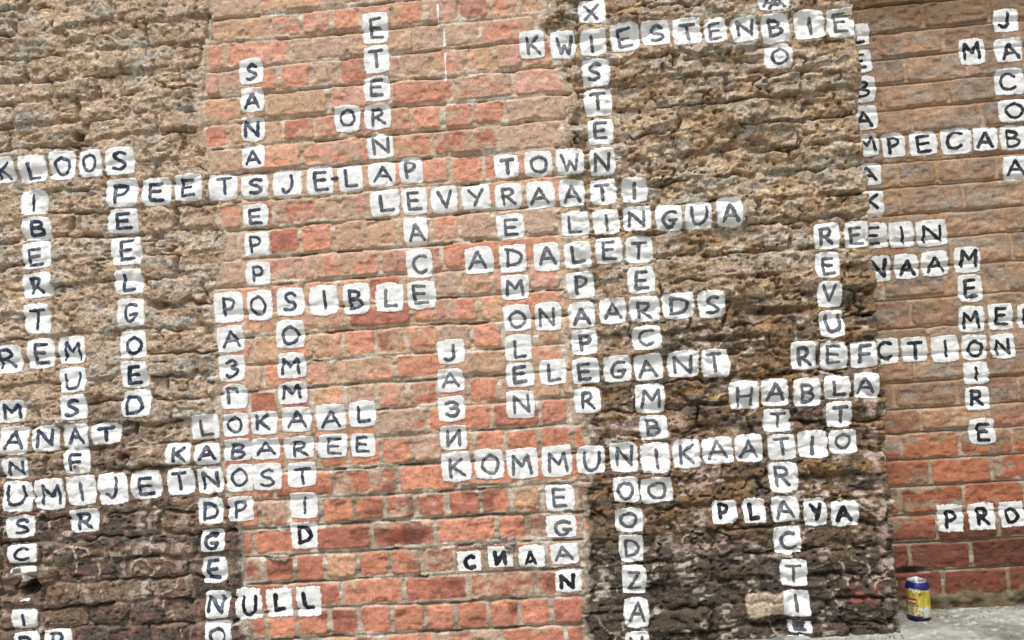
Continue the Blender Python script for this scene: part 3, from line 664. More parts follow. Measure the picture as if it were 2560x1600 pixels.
def split_surface(A, Bz, H, Hs, C, S, D, I, posf):
    P, N = posf(*np.meshgrid(A, Bz, indexing='ij'), Hs)
    nu, nz = len(A), len(Bz); P = P.reshape(-1, 3); N = N.reshape(-1, 3); Cf = np.clip(C.reshape(-1, 3), 0.004, 0.9)
    idx = np.arange(nu * nz).reshape(nu, nz)
    Q = np.stack([idx[:-1, :-1], idx[1:, :-1], idx[1:, 1:], idx[:-1, 1:]], -1).reshape(-1, 4)
    av = lambda X: ((X[:-1, :-1] + X[1:, 1:] + X[1:, :-1] + X[:-1, 1:]) / 4).ravel()
    d = av(D); s = S[:-1, :-1].ravel(); bi = I[:-1, :-1].ravel()
    key = np.where(d > 0, s * 100000 + bi, s * 100000 + 99999)
    order = np.argsort(key, kind='stable'); ks = key[order]; cuts = np.flatnonzero(np.diff(ks)) + 1
    groups = np.split(order, cuts)
    left = {}
    for g in groups:
        k = int(key[g[0]]); sec = k // 100000
        q = Q[g]
        if k % 100000 == 99999: left.setdefault(sec, {}).setdefault('mortar', []).append(q); continue
        ctr = P[q[:, 0]].mean(0); pp = proj(ctr)
        inside = -60 < pp[0] < W + 60 and -60 < pp[1] < HH + 60 and ctr[1] < RECESS + .1
        ret = sec == 2 and ctr[1] > 0.03
        if len(q) < 30: left.setdefault(sec, {}).setdefault('mortar', []).append(q); continue
        if not inside or ret: left.setdefault(sec, {}).setdefault('brick', []).append(q); continue
        yield_brick(q, P, N, Cf, sec)
    for sec, dd in left.items():
        for nm, qs in dd.items():
            q = np.concatenate(qs); vi, inv = np.unique(q, return_inverse=True)
            m = (M_ROUGH if sec in (0, 2) else M_BRICK) if nm == 'brick' else (M_ROUGH if sec in (0, 2) else M_MORTAR)
            o = mesh_obj('mortar' if nm == 'mortar' else 'brick', P[vi], Q=inv.reshape(-1, 4), col=Cf[vi], mat=m, parent=ROOT[sec], center=False, origin=(ROOT[sec].location))
            o['kind'] = 'stuff'


def yield_brick(q, P, N, Cf, sec):
    vi, inv = np.unique(q, return_inverse=True); f = inv.reshape(-1, 4); V = P[vi]; n = len(vi)
    e = np.concatenate([f[:, [0, 1]], f[:, [1, 2]], f[:, [2, 3]], f[:, [3, 0]]]); ek = np.sort(e, 1); kk = ek[:, 0] * n + ek[:, 1]
    u, first, cnt = np.unique(kk, return_index=True, return_counts=True); be = e[first[cnt == 1]]
    bv = np.unique(be); mp = np.full(n, -1); mp[bv] = np.arange(len(bv))
    m = len(bv); cen = V.mean(0); nb = N[vi][bv]
    top = V[bv]; bot = V[bv] - nb * 0.045; bot = bot + (cen - V[bv]) * 0.04
    back = (cen - N[vi].mean(0) * 0.045)[None]
    VV = np.concatenate([V, top, bot, back]); a = mp[be[:, 0]]; b = mp[be[:, 1]]
    SQ = np.stack([n + b, n + a, n + m + a, n + m + b], -1)
    T = np.stack([n + m + b, n + m + a, np.full(len(a), n + 2 * m)], -1)
    cc = Cf[vi]; col = np.concatenate([cc, cc[bv], cc[bv], cc.mean(0)[None]])
    mesh_obj('brick', VV, Q=np.concatenate([f, SQ]), T=T, col=col, mat=M_ROUGH if sec in (0, 2) else M_BRICK, parent=ROOT[sec])


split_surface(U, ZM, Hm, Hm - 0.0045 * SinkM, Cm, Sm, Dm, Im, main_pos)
split_surface(XR, ZR, Hr, Hr - 0.0035 * SinkR, Cr, Sr, Dr, Ir, rec_pos)


def box(name, lo, hi, mat, parent):
    (a, b, c), (d, e, f) = lo, hi
    V = np.array([(a, b, c), (d, b, c), (d, e, c), (a, e, c), (a, b, f), (d, b, f), (d, e, f), (a, e, f)], float)
    Q = [(0, 3, 2, 1), (4, 5, 6, 7), (0, 1, 5, 4), (1, 2, 6, 5), (2, 3, 7, 6), (3, 0, 4, 7)]
    return mesh_obj(name, V, Q=Q, mat=mat, parent=parent, smooth=False)


box('core', (-2.3, 0.075, GROUND - 0.1), (-0.75, 0.5, 1.595), M_BODY, th_left)
box('core', (-0.75, 0.075, GROUND - 0.1), (0.27, 0.5, 1.595), M_BODY, th_mid)
box('core', (0.27, 0.075, GROUND - 0.1), (EDGE_X - 0.06, 0.5, 1.595), M_BODY, th_pier)
box('core', (EDGE_X - 0.06, RECESS + 0.06, GROUND - 0.1), (2.2, 0.5, 1.595), M_BODY, th_rec)

# ------------------------------------------------------------------ squares and letters
INK = {'': 0.0, 'k': 1.0, 'h': 0.0, 'f': -1, 'g': 0}


def catmull(pts, n=7):
    P = np.array(pts, float)
    if len(P) < 3: return P
    E = np.concatenate([[2 * P[0] - P[1]], P, [2 * P[-1] - P[-2]]]); out = []
    for i in range(1, len(E) - 2):
        for k in range(n):
            t = k / n
            out.append(0.5 * ((2 * E[i]) + (-E[i - 1] + E[i + 1]) * t + (2 * E[i - 1] - 5 * E[i] + 4 * E[i + 1] - E[i + 2]) * t * t + (-E[i - 1] + 3 * E[i] - 3 * E[i + 1] + E[i + 2]) * t ** 3))
    out.append(E[-2]); return np.array(out)


def resample(P, step):
    s = np.concatenate([[0], np.cumsum(np.linalg.norm(np.diff(P, axis=0), axis=1))])
    n = max(3, int(s[-1] / step) + 1); t = np.linspace(0, s[-1], n)
    return np.stack([np.interp(t, s, P[:, 0]), np.interp(t, s, P[:, 1])], -1), t


NT = 34
ga, gb = np.meshgrid(np.linspace(-1, 1, NT), np.linspace(-1, 1, NT), indexing='ij')
gi = np.arange(NT * NT).reshape(NT, NT)
GQ = np.stack([gi[:-1, :-1], gi[1:, :-1], gi[1:, 1:], gi[:-1, 1:]], -1).reshape(-1, 4)
ring = np.concatenate([gi[:-1, 0], gi[-1, :-1], gi[:0:-1, -1], gi[0, :0:-1]])


def surf(t, x, z, off):
    if t.rec: return rec_pos(x, z, bil(HrB, XR, ZR, x, z) + off)
    return main_pos(x, z, bil(HmB, U, ZM, x, z) + off)


zlr = sec_bounds
lrng = np.random.default_rng(11)
for t in TL:
    x, z = t.shape(ga, gb)
    if t.ch == '_' : x = x
    m = np.maximum(np.abs(ga), np.abs(gb))
    off = 0.0012 + 0.0003 * fbm(x / 0.02, z / 0.02, 2, 80)
    P, N = surf(t, x, z, off); P = P.reshape(-1, 3); N = N.reshape(-1, 3)
    sk = P[ring] - N[ring] * 0.0035
    nr = len(ring); k = np.arange(nr); k2 = (k + 1) % nr
    SQ = np.stack([ring[k2], ring[k], NT * NT + k, NT * NT + k2], -1)
    base = lin(240, 240, 238) * (0.93 if t.rec else 1.0) * (0.93 + 0.07 * ((t.seed * 13 % 100) / 100))
    col = np.repeat(base[None], NT * NT, 0) * (1 + 0.07 * fbm(x / 0.02, z / 0.012, 4, 81).reshape(-1, 1))
    worn = (sst(0.72, 0.80, vn(x / 0.006, z / 0.006, 82)) * sst(0.80, 1.0, m) * 0.7 + sst(0.90, 0.96, vn(x / 0.008, z / 0.004, 83)) * 0.4).ravel()[:, None]
    if t.ch == '_': worn = np.maximum(worn, sst(0.45, 0.55, vn(x / 0.025, z / 0.012, 84)).ravel()[:, None])
    if t.tone == 'f': worn = np.maximum(worn, (sst(0.5, 0.6, vn(x / 0.02, z / 0.012, 84)) * (m < 0.45)).ravel()[:, None])
    cu = (bil(Cr[..., 0], XR, ZR, x, z), bil(Cr[..., 1], XR, ZR, x, z), bil(Cr[..., 2], XR, ZR, x, z)) if t.rec else \
         (bil(Cm[..., 0], U, ZM, x, z), bil(Cm[..., 1], U, ZM, x, z), bil(Cm[..., 2], U, ZM, x, z))
    under = np.stack([c.ravel() for c in cu], -1)
    col = col * (1 - worn) + under * worn
    sec = 3 if t.rec else (0 if t.c[0] < zlr(t.c[1])[0] else (2 if t.c[0] > zlr(t.c[1])[1] else 1))
    org = P.mean(0)
    sq = mesh_obj('painted_square', np.concatenate([P, sk]), Q=np.concatenate([GQ, SQ]), col=np.clip(np.concatenate([col, col[ring]]), 0, .86), mat=M_PAINT, parent=ROOT[sec], origin=org)
    if t.ch == '_':
        sq['label'] = 'flaked white painted square with its letter worn away'; continue
    nm = NAMES.get(t.ch, 'letter ' + t.ch)
    sq['label'] = 'white painted square with the black ' + nm
    # letter
    dk = t.tone == 'k'
    hw = (0.0054 if dk else 0.0044 if 0 < sec < 3 else 0.0048) * (0.93 if t.rec else 1) * lrng.uniform(0.88, 1.1)
    sx, sz = t.w * (0.50 if t.ch not in 'MWOAU' else 0.58), t.h * 0.58
    if t.ch in 'MWOAUDN': sx = t.w * 0.58
    if t.ch == 'I': sx = t.w * 0.4
    if dk: sx *= 0.85; sz *= 0.95
    if sec == 0: ink = lin(50, 62, 84)
    elif sec == 1: ink = lin(98, 102, 108)
    elif sec == 2: ink = lin(88, 92, 98)
    else: ink = lin(40, 42, 48)
    if sec in (1, 2) and t.c[0] < -0.55: ink = lin(66, 74, 88)
    if t.ch == 'd': hw *= 0.7
    if dk: ink = lin(24, 26, 38)
    if t.tone == 'f': ink = lin(90, 84, 84)
    Vs, Qs, Cs = [], [], []; nv = 0
    strokes = list(GL[t.ch])
    if t.tone == 'h': strokes.append(('l', [(1.32, .52), (1.75, .55)]))
    jit = lrng.uniform(-.045, .045, (48, 2)); shx, shz = lrng.uniform(-.05, .05, 2) * t.w
    sl = lrng.uniform(-.06, .06); ji = 0
    for si, (kind, pts) in enumerate(strokes):
        pts = [(px + jit[(ji + i) % 40, 0], py + jit[(ji + i) % 40, 1]) for i, (px, py) in enumerate(pts)] if t.ch not in 'MNWAEidLTKFHZVXYgI' else \
              [(px + jit[int(px * 10.4) % 5 * 8 + int(py * 7.2), 0], py + jit[int(px * 10.4) % 5 * 8 + int(py * 7.2), 1]) for (px, py) in pts]
        ji += len(pts)
        PP = np.array([((a - .5) * sx, (b - .5) * sz) for a, b in pts]); PP[:, 0] += sl * PP[:, 1]
        if kind == 's': PP = catmull(PP)
        PP, tt = resample(PP, 0.0022)
        tg = np.gradient(PP, axis=0); tg /= np.linalg.norm(tg, axis=1)[:, None] + 1e-9
        # round brush ends
        PP = np.concatenate([[PP[0] - tg[0] * hw * .75], PP, [PP[-1] + tg[-1] * hw * .75]]); tg = np.concatenate([[tg[0]], tg, [tg[-1]]])
        L = len(PP); wd = np.full(L, hw) * (1 + 0.12 * fbm(np.arange(L) / 4.0, np.full(L, t.seed * 1.0 + si * 9), 2, 85)); wd[0] *= .45; wd[-1] *= .45
        nrm = np.stack([-tg[:, 1], tg[:, 0]], -1); NW = 6
        ww = np.linspace(-1, 1, NW)
        G = PP[:, None] + nrm[:, None] * ww[None, :, None] * wd[:, None, None]
        G[:, [0, -1]] += nrm[:, None] * 0.0007 * fbm(np.arange(L)[:, None] / 1.3 + np.zeros((1, 2)), np.zeros((L, 2)) + np.array([[si, si + 7]]) + t.seed, 1, 86)[..., None]
        cr_, sr_ = math.cos(t.rot), math.sin(t.rot)
        gx = t.c[0] + shx + G[..., 0] * cr_ - G[..., 1] * sr_; gz = t.c[1] + shz + G[..., 0] * sr_ + G[..., 1] * cr_
        edge = np.abs(ww)[None] ** 3
        PG, NG = surf(t, gx, gz, 0.0023 + 0.00012 * si - 0.0008 * edge)
        Vs.append(PG.reshape(-1, 3)); id_ = np.arange(L * NW).reshape(L, NW) + nv; nv += L * NW
        Qs.append(np.stack([id_[:-1, :-1], id_[1:, :-1], id_[1:, 1:], id_[:-1, 1:]], -1).reshape(-1, 4))
        var = vn(gx / 0.012, gz / 0.010, 87); dry = sst(0.48, 0.85, var) * (0.10 if dk else 0.34) * (0.5 if t.rec else 1)
        load = (1 - 0.35 * sst(0.55, 0.85, vn(gx / 0.03, gz / 0.03, 88)) * (not dk))[..., None]
        cI = (ink[None, None] * load) * (1 - dry[..., None]) + lin(190, 192, 194)[None, None] * dry[..., None] * 0.6 + 0
        Cs.append(cI.reshape(-1, 3))
    V = np.concatenate(Vs); lo = V.mean(0)
    Qa = np.concatenate(Qs); Qa = Qa[:, ::-1] if True else Qa
    lt = mesh_obj('letter', V, Q=Qa, col=np.clip(np.concatenate(Cs), 0.004, .8), mat=M_INK, origin=lo)
    lt.location = Vector(lo - org); lt.parent = sq

# ------------------------------------------------------------------ pavement
gx = axis(-30, 0.3, 1.8, 30, 0.010, 0.6); gy = axis(-30, -0.5, RECESS + 0.03, RECESS + 0.03, 0.010, 0.6)
GX, GY = np.meshgrid(gx, gy, indexing='ij'); near = sst(3, 1.8, np.abs(GX)) * sst(-1.5, -0.4, GY)
GZ = GROUND + near * (0.0018 * fbm(GX / 0.06, GY / 0.06, 4, 90) + 0.0008 * fbm(GX / 0.018, GY / 0.018, 2, 91))
ii = np.arange(GX.size).reshape(GX.shape); PQ = np.stack([ii[:-1, :-1], ii[1:, :-1], ii[1:, 1:], ii[:-1, 1:]], -1).reshape(-1, 4)
pc = mix(lin(150, 151, 145)[None, None], lin(124, 124, 118)[None, None], sst(0.35, 0.7, vn(GX / 0.12, GY / 0.09, 92)))
pc = pc * (1 + 0.5 * (vn(GX / 0.011, GY / 0.011, 192) - 0.5) + 0.3 * (vn(GX / 0.03, GY / 0.03, 193) - 0.5))[..., None]
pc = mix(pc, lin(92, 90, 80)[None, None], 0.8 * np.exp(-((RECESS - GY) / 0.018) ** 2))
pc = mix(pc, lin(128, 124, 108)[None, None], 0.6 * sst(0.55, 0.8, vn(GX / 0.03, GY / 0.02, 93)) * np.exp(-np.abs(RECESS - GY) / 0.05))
pc = mix(pc, lin(205, 205, 200)[None, None], 0.6 * sst(0.80, 0.9, vn(GX / 0.012, GY / 0.012, 94)))
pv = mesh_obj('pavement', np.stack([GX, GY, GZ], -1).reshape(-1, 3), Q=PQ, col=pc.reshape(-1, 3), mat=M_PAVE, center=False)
pv['kind'] = 'structure'


# ------------------------------------------------------------------ drink can
def pmat(name, rough=0.35, metal=0.0, base=None, spec=0.5):
    m = bpy.data.materials.new(name); m.use_nodes = True; n, l = m.node_tree.nodes, m.node_tree.links; b = n['Principled BSDF']
    b.inputs['Roughness'].default_value = rough; b.inputs['Metallic'].default_value = metal; b.inputs['Specular IOR Level'].default_value = spec
    tx = n.new('ShaderNodeTexNoise'); tx.inputs['Scale'].default_value = 90; mr = n.new('ShaderNodeMapRange')
    mr.inputs['To Min'].default_value = 0.88; mr.inputs['To Max'].default_value = 1.1; l.new(tx.outputs['Fac'], mr.inputs['Value'])
    mu = n.new('ShaderNodeVectorMath'); mu.operation = 'MULTIPLY'; l.new(mr.outputs[0], mu.inputs[1])
    if base is None:
        a = n.new('ShaderNodeAttribute'); a.attribute_name = 'Col'; l.new(a.outputs['Color'], mu.inputs[0])
    else: mu.inputs[0].default_value = base
    l.new(mu.outputs[0], b.inputs['Base Color']); return m


cb0 = unproj(1920 + 1062 / 2.8, 1060 + 1366 / 2.8, z=GROUND)
CX, CY, CZ = cb0[0], cb0[1], GROUND + 0.0015
can = empty('drink_can', (CX, CY, CZ), 'crumpled yellow and dark blue drink can on the pavement against the brick corner', 'can')
can.scale = (0.89, 0.89, 0.89)
toc = math.atan2(CAM[1] - CY, CAM[0] - CX)      # angle towards the viewer


def can_r(h):
    return np.interp(h, [0, .002, .006, .011, .098, .104, .111, .113, .1145, .115], [.024, .0255, .029, .033, .033, .0305, .0268, .0272, .0276, .0272])


def can_pt(th, h, off=0.0):
    r = can_r(h) + off
    k = 0.0044 * np.exp(-((h - .074) / .016) ** 2) * np.exp(-((np.angle(np.exp(1j * (th - toc - 0.55)))) / .35) ** 2) \
        + 0.0034 * np.exp(-((h - .050) / .012 + 0.8 * np.angle(np.exp(1j * (th - toc - 0.9)))) ** 2) * np.exp(-((np.angle(np.exp(1j * (th - toc - 0.8)))) / .5) ** 2)
    r = r - k
    return np.stack([CX + r * np.cos(th), CY + r * np.sin(th), CZ + h + 0 * th], -1)


def can_color(th, h):
    """printed sleeve: navy bands, yellow body, white petals, label panels"""
    a = np.angle(np.exp(1j * (th - toc)))      # + is to the right seen from the front
    c = np.zeros(th.shape + (3,)) + lin(190, 170, 50)
    c = mix(c, lin(206, 196, 110)[None], sst(0.5, 0.62, vn(a * 6, h / 0.016, 95)))
    c = mix(c, lin(150, 140, 40)[None], (a > 0.35) * (a < 0.75) * (np.sin(h * 2600) > 0) * (h > .03) * (h < .085) * 0.45)
    c = mix(c, lin(90, 110, 40)[None], np.exp(-(((a - 0.2) / .16) ** 2 + ((h - .079) / .006) ** 2) ** 2) * 0.9)
    c = mix(c, lin(244, 240, 226)[None], (vn(a * 14, h / 0.0045, 96) > 0.66) * (h < .045) * (h > .012) * (a < 0.35) * 0.95)
    c = mix(c, lin(60, 50, 70)[None], (vn(a * 13, h / 0.004, 97) > 0.72) * (h < .040) * (a < 0.35) * 0.6)
    navy = (h > .092 + 0.0035 * np.sin(a * 2.2 + 2.3)) | (h < .0125 + 0.004 * (a < 0.3))
    c = mix(c, lin(26, 30, 110)[None], navy * 1.0)
    for ac, hc in ((-.42, .091), (-.12, .0905), (.10, .0875), (-.62, .093), (-.28, .0865)):
        c = mix(c, lin(246, 244, 236)[None], np.exp(-(((a - ac) / .075) ** 2 + ((h - hc) / .0042) ** 2) ** 3))
    c = mix(c, lin(250, 246, 220)[None], ((h > .087) & (h < .0885) & (a > .2)) * 0.5)
    return c


nth, hs_ = 120, np.concatenate([[0, .001, .002, .004, .006, .008, .011], np.linspace(.0125, .098, 80), np.linspace(.099, .111, 12)])
TH, HT = np.meshgrid(np.linspace(0, 2 * math.pi, nth, endpoint=False), hs_, indexing='ij')
cp_ = can_pt(TH, HT); ci = np.arange(TH.size).reshape(TH.shape); cin = np.roll(ci, -1, 0)
CQ = np.stack([ci[:, :-1], cin[:, :-1], cin[:, 1:], ci[:, 1:]], -1).reshape(-1, 4)
M_CAN = pmat('printed_can_metal', 0.32, 0.25); M_ALU = pmat('bare_aluminium', 0.3, 0.9, (0.72, 0.73, 0.75)); M_DK = pmat('can_inside', 0.6, 0.3, (0.03, 0.03, 0.035))
bodyc = can_color(TH, HT); bodyc[:, :4] = lin(60, 62, 80)
body = mesh_obj('body', cp_.reshape(-1, 3), Q=CQ, col=bodyc.reshape(-1, 3), mat=M_CAN, parent=can, origin=(CX, CY, CZ))


def lathe(name, prof, mat, n=64, cx=CX, cy=CY, cz=CZ, parent=can, col=None):
    pr = np.array(prof); t = np.linspace(0, 2 * math.pi, n, endpoint=False)
    V = np.stack([cx + pr[None, :, 0] * np.cos(t)[:, None], cy + pr[None, :, 0] * np.sin(t)[:, None], cz + pr[None, :, 1] + 0 * t[:, None]], -1)
    i_ = np.arange(n * len(pr)).reshape(n, len(pr)); j_ = np.roll(i_, -1, 0)
    Q = np.stack([i_[:, :-1], j_[:, :-1], j_[:, 1:], i_[:, 1:]], -1).reshape(-1, 4)
    return mesh_obj(name, V.reshape(-1, 3), Q=Q, mat=mat, parent=parent, origin=(cx, cy, cz))


lathe('rim', [(.0268, .111), (.0272, .113), (.0276, .1145), (.0272, .1152), (.0262, .1150), (.0256, .1135), (.0252, .1095)], M_ALU)
lathe('lid', [(.0252, .1095), (.0235, .1080), (.0222, .1092), (.0100, .1094), (.0002, .1094)], M_ALU)
# mouth opening and ring pull on the lid
am = toc + 0.5
mo = [(CX + .0115 * math.cos(am) + .0085 * math.cos(t) * math.cos(am) - .0065 * math.sin(t) * math.sin(am),
       CY + .0115 * math.sin(am) + .0085 * math.cos(t) * math.sin(am) + .0065 * math.sin(t) * math.cos(am), CZ + .10965) for t in np.linspace(0, 2 * math.pi, 24, endpoint=False)]
mv = np.array(mo + [(CX + .0115 * math.cos(am), CY + .0115 * math.sin(am), CZ + .10965)])
mesh_obj('opening', mv, T=[(i, (i + 1) % 24, 24) for i in range(24)], mat=M_DK, parent=can, smooth=False)


def ring_pull():
    V, Q = [], []; n, m = 28, 8
    for i in range(n):
        t = 2 * math.pi * i / n
        for j in range(m):
            p = 2 * math.pi * j / m; r = 1 + 0.16 * math.cos(p)
            lx = -.0065 + .0095 * r * math.cos(t); ly = .0062 * r * math.sin(t); lz = .1112 + .0009 * math.sin(p)
            V.append((CX + lx * math.cos(am) - ly * math.sin(am), CY + lx * math.sin(am) + ly * math.cos(am), CZ + lz))
            Q.append((i * m + j, ((i + 1) % n) * m + j, ((i + 1) % n) * m + (j + 1) % m, i * m + (j + 1) % m))
    return V, Q


V_, Q_ = ring_pull(); mesh_obj('ring_pull', V_, Q=Q_, mat=M_ALU, parent=can)


def panel(name, a0, a1, h0, h1, colf, off=0.0004, n=24, m=14, mat=None):
    A, Bh = np.meshgrid(np.linspace(a0, a1, n), np.linspace(h0, h1, m), indexing='ij')
    P = can_pt(A + toc, Bh, off); i_ = np.arange(n * m).reshape(n, m)
    Q = np.stack([i_[:-1, :-1], i_[1:, :-1], i_[1:, 1:], i_[:-1, 1:]], -1).reshape(-1, 4)
    c = colf(A, Bh); return mesh_obj(name, P.reshape(-1, 3), Q=Q, col=c.reshape(-1, 3), mat=mat or M_CAN, parent=can)


lab = panel('brand_label', -1.35, -0.14, .052, .067, lambda A, H: np.zeros(A.shape + (3,)) + lin(176, 26, 30))
bar = panel('barcode_panel', 0.42, 0.98, .016, .041, lambda A, H: mix(np.zeros(A.shape + (3,)) + lin(226, 232, 240), lin(90, 130, 190)[None], ((np.sin(H * 2900) > 0.1) * 0.8)), n=12, m=50)


def can_text(txt, a_mid, h0, size, col, off=0.0009, cond=1.0):
    cu = bpy.data.curves.new('txt', 'FONT'); cu.body = txt; cu.size = size; cu.align_x = 'CENTER'; cu.resolution_u = 3; cu.offset = size * 0.02
    ob = bpy.data.objects.new('txt', cu); COLL.objects.link(ob)
    dg = bpy.context.evaluated_depsgraph_get(); me = bpy.data.meshes.new_from_object(ob.evaluated_get(dg))
    V = np.zeros(len(me.vertices) * 3); me.vertices.foreach_get('co', V); V = V.reshape(-1, 3)
    polys = [tuple(p.vertices) for p in me.polygons]; bpy.data.objects.remove(ob); bpy.data.curves.remove(cu)
    th = a_mid + V[:, 0] * cond / 0.033; P = can_pt(th + toc, h0 + V[:, 1], off)
    T = []
    for p in polys:
        for k in range(1, len(p) - 1): T.append((p[0], p[k], p[k + 1]))
    return mesh_obj('lettering', P, T=T, col=np.zeros((len(P), 3)) + col, mat=M_CAN, parent=can, smooth=False)


can_text('Lipton', -0.66, .0555, .0125, lin(246, 240, 210))
can_text('ICE TEA', -0.35, .0440, .0070, lin(40, 50, 110))

# ------------------------------------------------------------------ small fixings and crumbs
def tube(pts, r, n=6):
    P = np.array(pts, float); tg = np.gradient(P, axis=0); tg /= np.linalg.norm(tg, axis=1)[:, None]
    up = np.array([.31, -.9, .22]); a = np.cross(tg, up); a /= np.linalg.norm(a, axis=1)[:, None]; b = np.cross(tg, a)
    t = np.linspace(0, 2 * math.pi, n, endpoint=False); r = np.broadcast_to(r, len(P))
    V = P[:, None] + r[:, None, None] * (a[:, None] * np.cos(t)[None, :, None] + b[:, None] * np.sin(t)[None, :, None])
    L = len(P); i_ = np.arange(L * n).reshape(L, n); j_ = np.roll(i_, -1, 1)
    Q = np.stack([i_[:-1], j_[:-1], j_[1:], i_[1:]], -1).reshape(-1, 4); return V.reshape(-1, 3), Q


def lump(name, c, r, mat, parent, seed, col, n=14, sq=(1, .8, .6)):
    t, p = np.meshgrid(np.linspace(0, 2 * math.pi, n, endpoint=False), np.linspace(0.02, math.pi - .02, n), indexing='ij')
    d = np.stack([np.sin(p) * np.cos(t), np.sin(p) * np.sin(t), np.cos(p)], -1)
    rr = r * (1 + 0.38 * fbm(d[..., 0] * 2 + seed, d[..., 2] * 2 + d[..., 1], 3, seed % 50))
    V = np.array(c) + d * rr[..., None] * np.array(sq); i_ = np.arange(n * n).reshape(n, n); j_ = np.roll(i_, -1, 0)
    Q = np.stack([i_[:, :-1], i_[:, 1:], j_[:, 1:], j_[:, :-1]], -1).reshape(-1, 4)
    return mesh_obj(name, V.reshape(-1, 3), Q=Q, col=np.zeros((n * n, 3)) + np.array(col), mat=mat, parent=parent)


def on_wall(nx_, ny_, off=0.0):
    c = unproj(nx_, ny_, y=0.0); h = float(bil(Hm, U, ZM, np.array([c[0]]), np.array([c[2]]))[0]); return np.array([c[0], -h - off, c[2]])


for k, (zx, zy, r) in enumerate([(80, 915, .011), (105, 920, .010), (130, 935, .012), (160, 945, .011), (190, 950, .010), (215, 945, .008), (90, 945, .007), (60, 935, .006),
                                 (1690, 790, .012), (1740, 800, .010), (1600, 840, .009), (1560, 860, .009), (1640, 835, .010), (1780, 850, .013), (1770, 890, .011), (1690, 825, .007), (1800, 800, .008)]):
    c = on_wall(640 + zx / 2.8, 1060 + zy / 2.8, -0.002)
    lump('mortar_crumb', c, r, M_ROUGH, th_mid, 100 + k * 7, lin(168, 158, 146) * 0.9)
M_RUST = nmat('rusty_metal', 0.8, 0.3, base=(0.16, 0.12, 0.10), bump=0.4)
for (a, b, lb) in [(890, 262, 'rusty screw stub in the rough wall between the J and K squares'), (542, 295, 'white-painted screw stub in the letter F square on the rough wall')]:
    c = on_wall(a / 2.8, 1060 + b / 2.8, 0.0)
    e = empty('wall_plug', c, lb, 'wall plug', 'wall plugs in the rough wall')
    V, Q = tube([c + [0, .02, 0], c + [0, -.004, 0], c + [0, -.007, 0], c + [0, -.0072, 0]], np.array([.008, .008, .0078, .005]), 14)
    mesh_obj('sleeve', V, Q=Q, mat=M_PAINT if a == 542 else M_RUST, parent=e, smooth=False, col=np.zeros((len(V), 3)) + (lin(205, 200, 195)))
    V, Q = tube([c + [0, .01, 0], c + [0, -.010, 0], c + [0.0005, -.013, 0], c + [0.0005, -.0131, 0]], np.array([.0035, .0035, .0028, .0003]), 10)
    mesh_obj('screw', V, Q=Q, mat=M_RUST, parent=e)
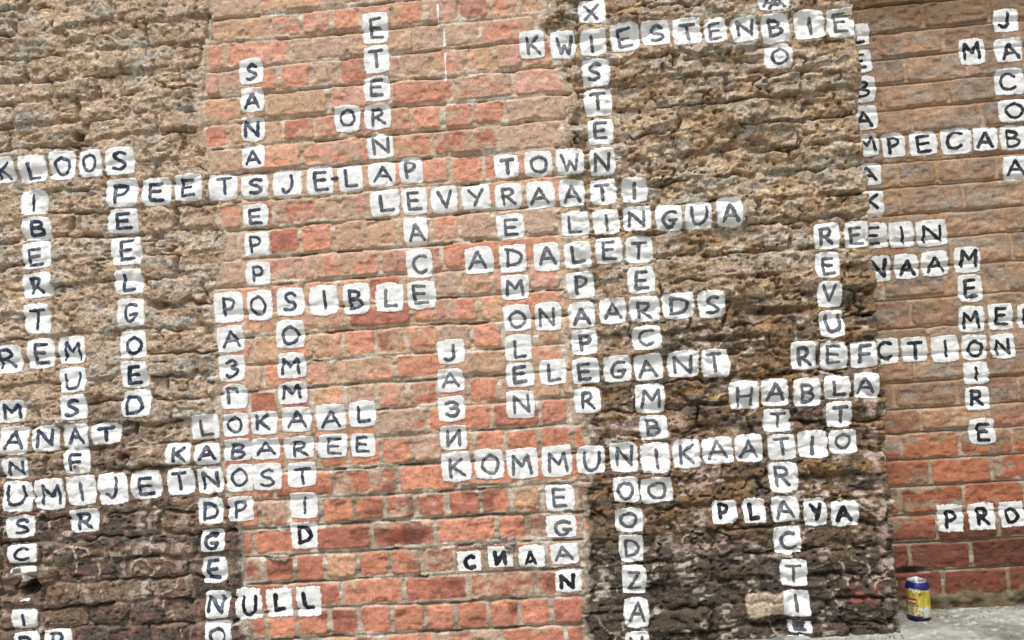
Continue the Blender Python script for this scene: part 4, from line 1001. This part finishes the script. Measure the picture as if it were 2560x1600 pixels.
# white paint runs on the red bricks
for pts in ([(1272, 30, 6), (1273, 60, 9), (1274, 95, 7), (1277, 130, 2), (1279, 200, 2)],
            [(1315, 205, 4), (1317, 240, 7), (1318, 270, 3), (1320, 300, 10), (1320, 325, 9)], [(1325, 370, 8), (1324, 400, 7), (1325, 440, 3), (1328, 500, 4), (1327, 555, 6), (1326, 575, 3)]):
    pp = np.array(pts, float); wd0 = pp[:, 2]; cc = np.array([unproj(640 + a / 2.8, b / 2.8, y=0)[[0, 2]] for a, b in pp[:, :2]])
    s = np.linspace(0, 1, 40); k = np.linspace(0, 1, len(cc)); px = np.interp(s, k, cc[:, 0]); pz = np.interp(s, k, cc[:, 1]); w_ = np.interp(s, k, wd0) * .00037 + .0004
    gxx = px[:, None] + w_[:, None] * np.array([-1, 0, 1])[None]; gzz = pz[:, None] + np.zeros((1, 3))
    P, N = main_pos(gxx, gzz, bil(HmB, U, ZM, gxx, gzz) + np.array([0.0008, .0018, .0008])[None]); i_ = np.arange(120).reshape(40, 3)
    Q = np.stack([i_[:-1, :-1], i_[:-1, 1:], i_[1:, 1:], i_[1:, :-1]], -1).reshape(-1, 4)
    mesh_obj('paint_drip', P.reshape(-1, 3), Q=Q[:, ::-1], col=np.zeros((120, 3)) + lin(236, 236, 234), mat=M_PAINT, parent=th_mid)

# frayed white fibres caught on the rough wall
for pts in ([(760, 155), (800, 180), (850, 190), (888, 205)], [(765, 160), (790, 190), (820, 200)], [(760, 255), (790, 270), (820, 300), (850, 322)], [(775, 255), (815, 285), (850, 318)],
            [(470, 205), (500, 235), (520, 215)], [(1285, 1150), (1290, 1190), (1282, 1235)], [(1300, 1150), (1320, 1165), (1288, 1160)]):
    pp = np.array(pts, float); k = np.linspace(0, 1, len(pp)); t_ = np.linspace(0, 1, 12)
    zx, zy = np.interp(t_, k, pp[:, 0]), np.interp(t_, k, pp[:, 1])
    P = np.array([on_wall(a / 2.8, b / 2.8, 0.004 + 0.002 * math.sin(i)) for i, (a, b) in enumerate(zip(zx, zy))])
    V, Q = tube(P, 0.0007); mesh_obj('fibre', V, Q=Q, col=np.zeros((len(V), 3)) + lin(225, 218, 208), mat=M_PAINT, parent=th_left)

rg = random.Random(3)
grit_v, grit_t = [], []
for k in range(900):
    x = rg.uniform(EDGE_X - 0.35, 1.5); d = rg.expovariate(1 / 0.05); y = RECESS - 0.004 - d if x > EDGE_X + 0.01 else -0.012 - d
    r = rg.uniform(.0006, .0022) * (1.6 if rg.random() < .06 else 1); b = len(grit_v); a0 = rg.uniform(0, 6)
    for j in range(4): grit_v.append((x + r * 1.3 * math.cos(a0 + j * 1.57) * rg.uniform(.6, 1.2), y + r * math.sin(a0 + j * 1.57), GROUND + .0002))
    grit_v.append((x, y, GROUND + r * 1.2))
    grit_t += [(b + j, b + (j + 1) % 4, b + 4) for j in range(4)]
gv = np.array(grit_v); gc = np.repeat(np.array([rg.choice([lin(96, 88, 74), lin(150, 140, 122), lin(70, 62, 54), lin(190, 184, 172)]) for _ in range(900)]), 5, 0)
go = mesh_obj('grit', gv, T=grit_t, col=gc, mat=M_MORTAR, center=False, smooth=False)
go['kind'] = 'stuff'; go['label'] = 'loose mortar grit and grime along the foot of the wall'; go['category'] = 'grit'
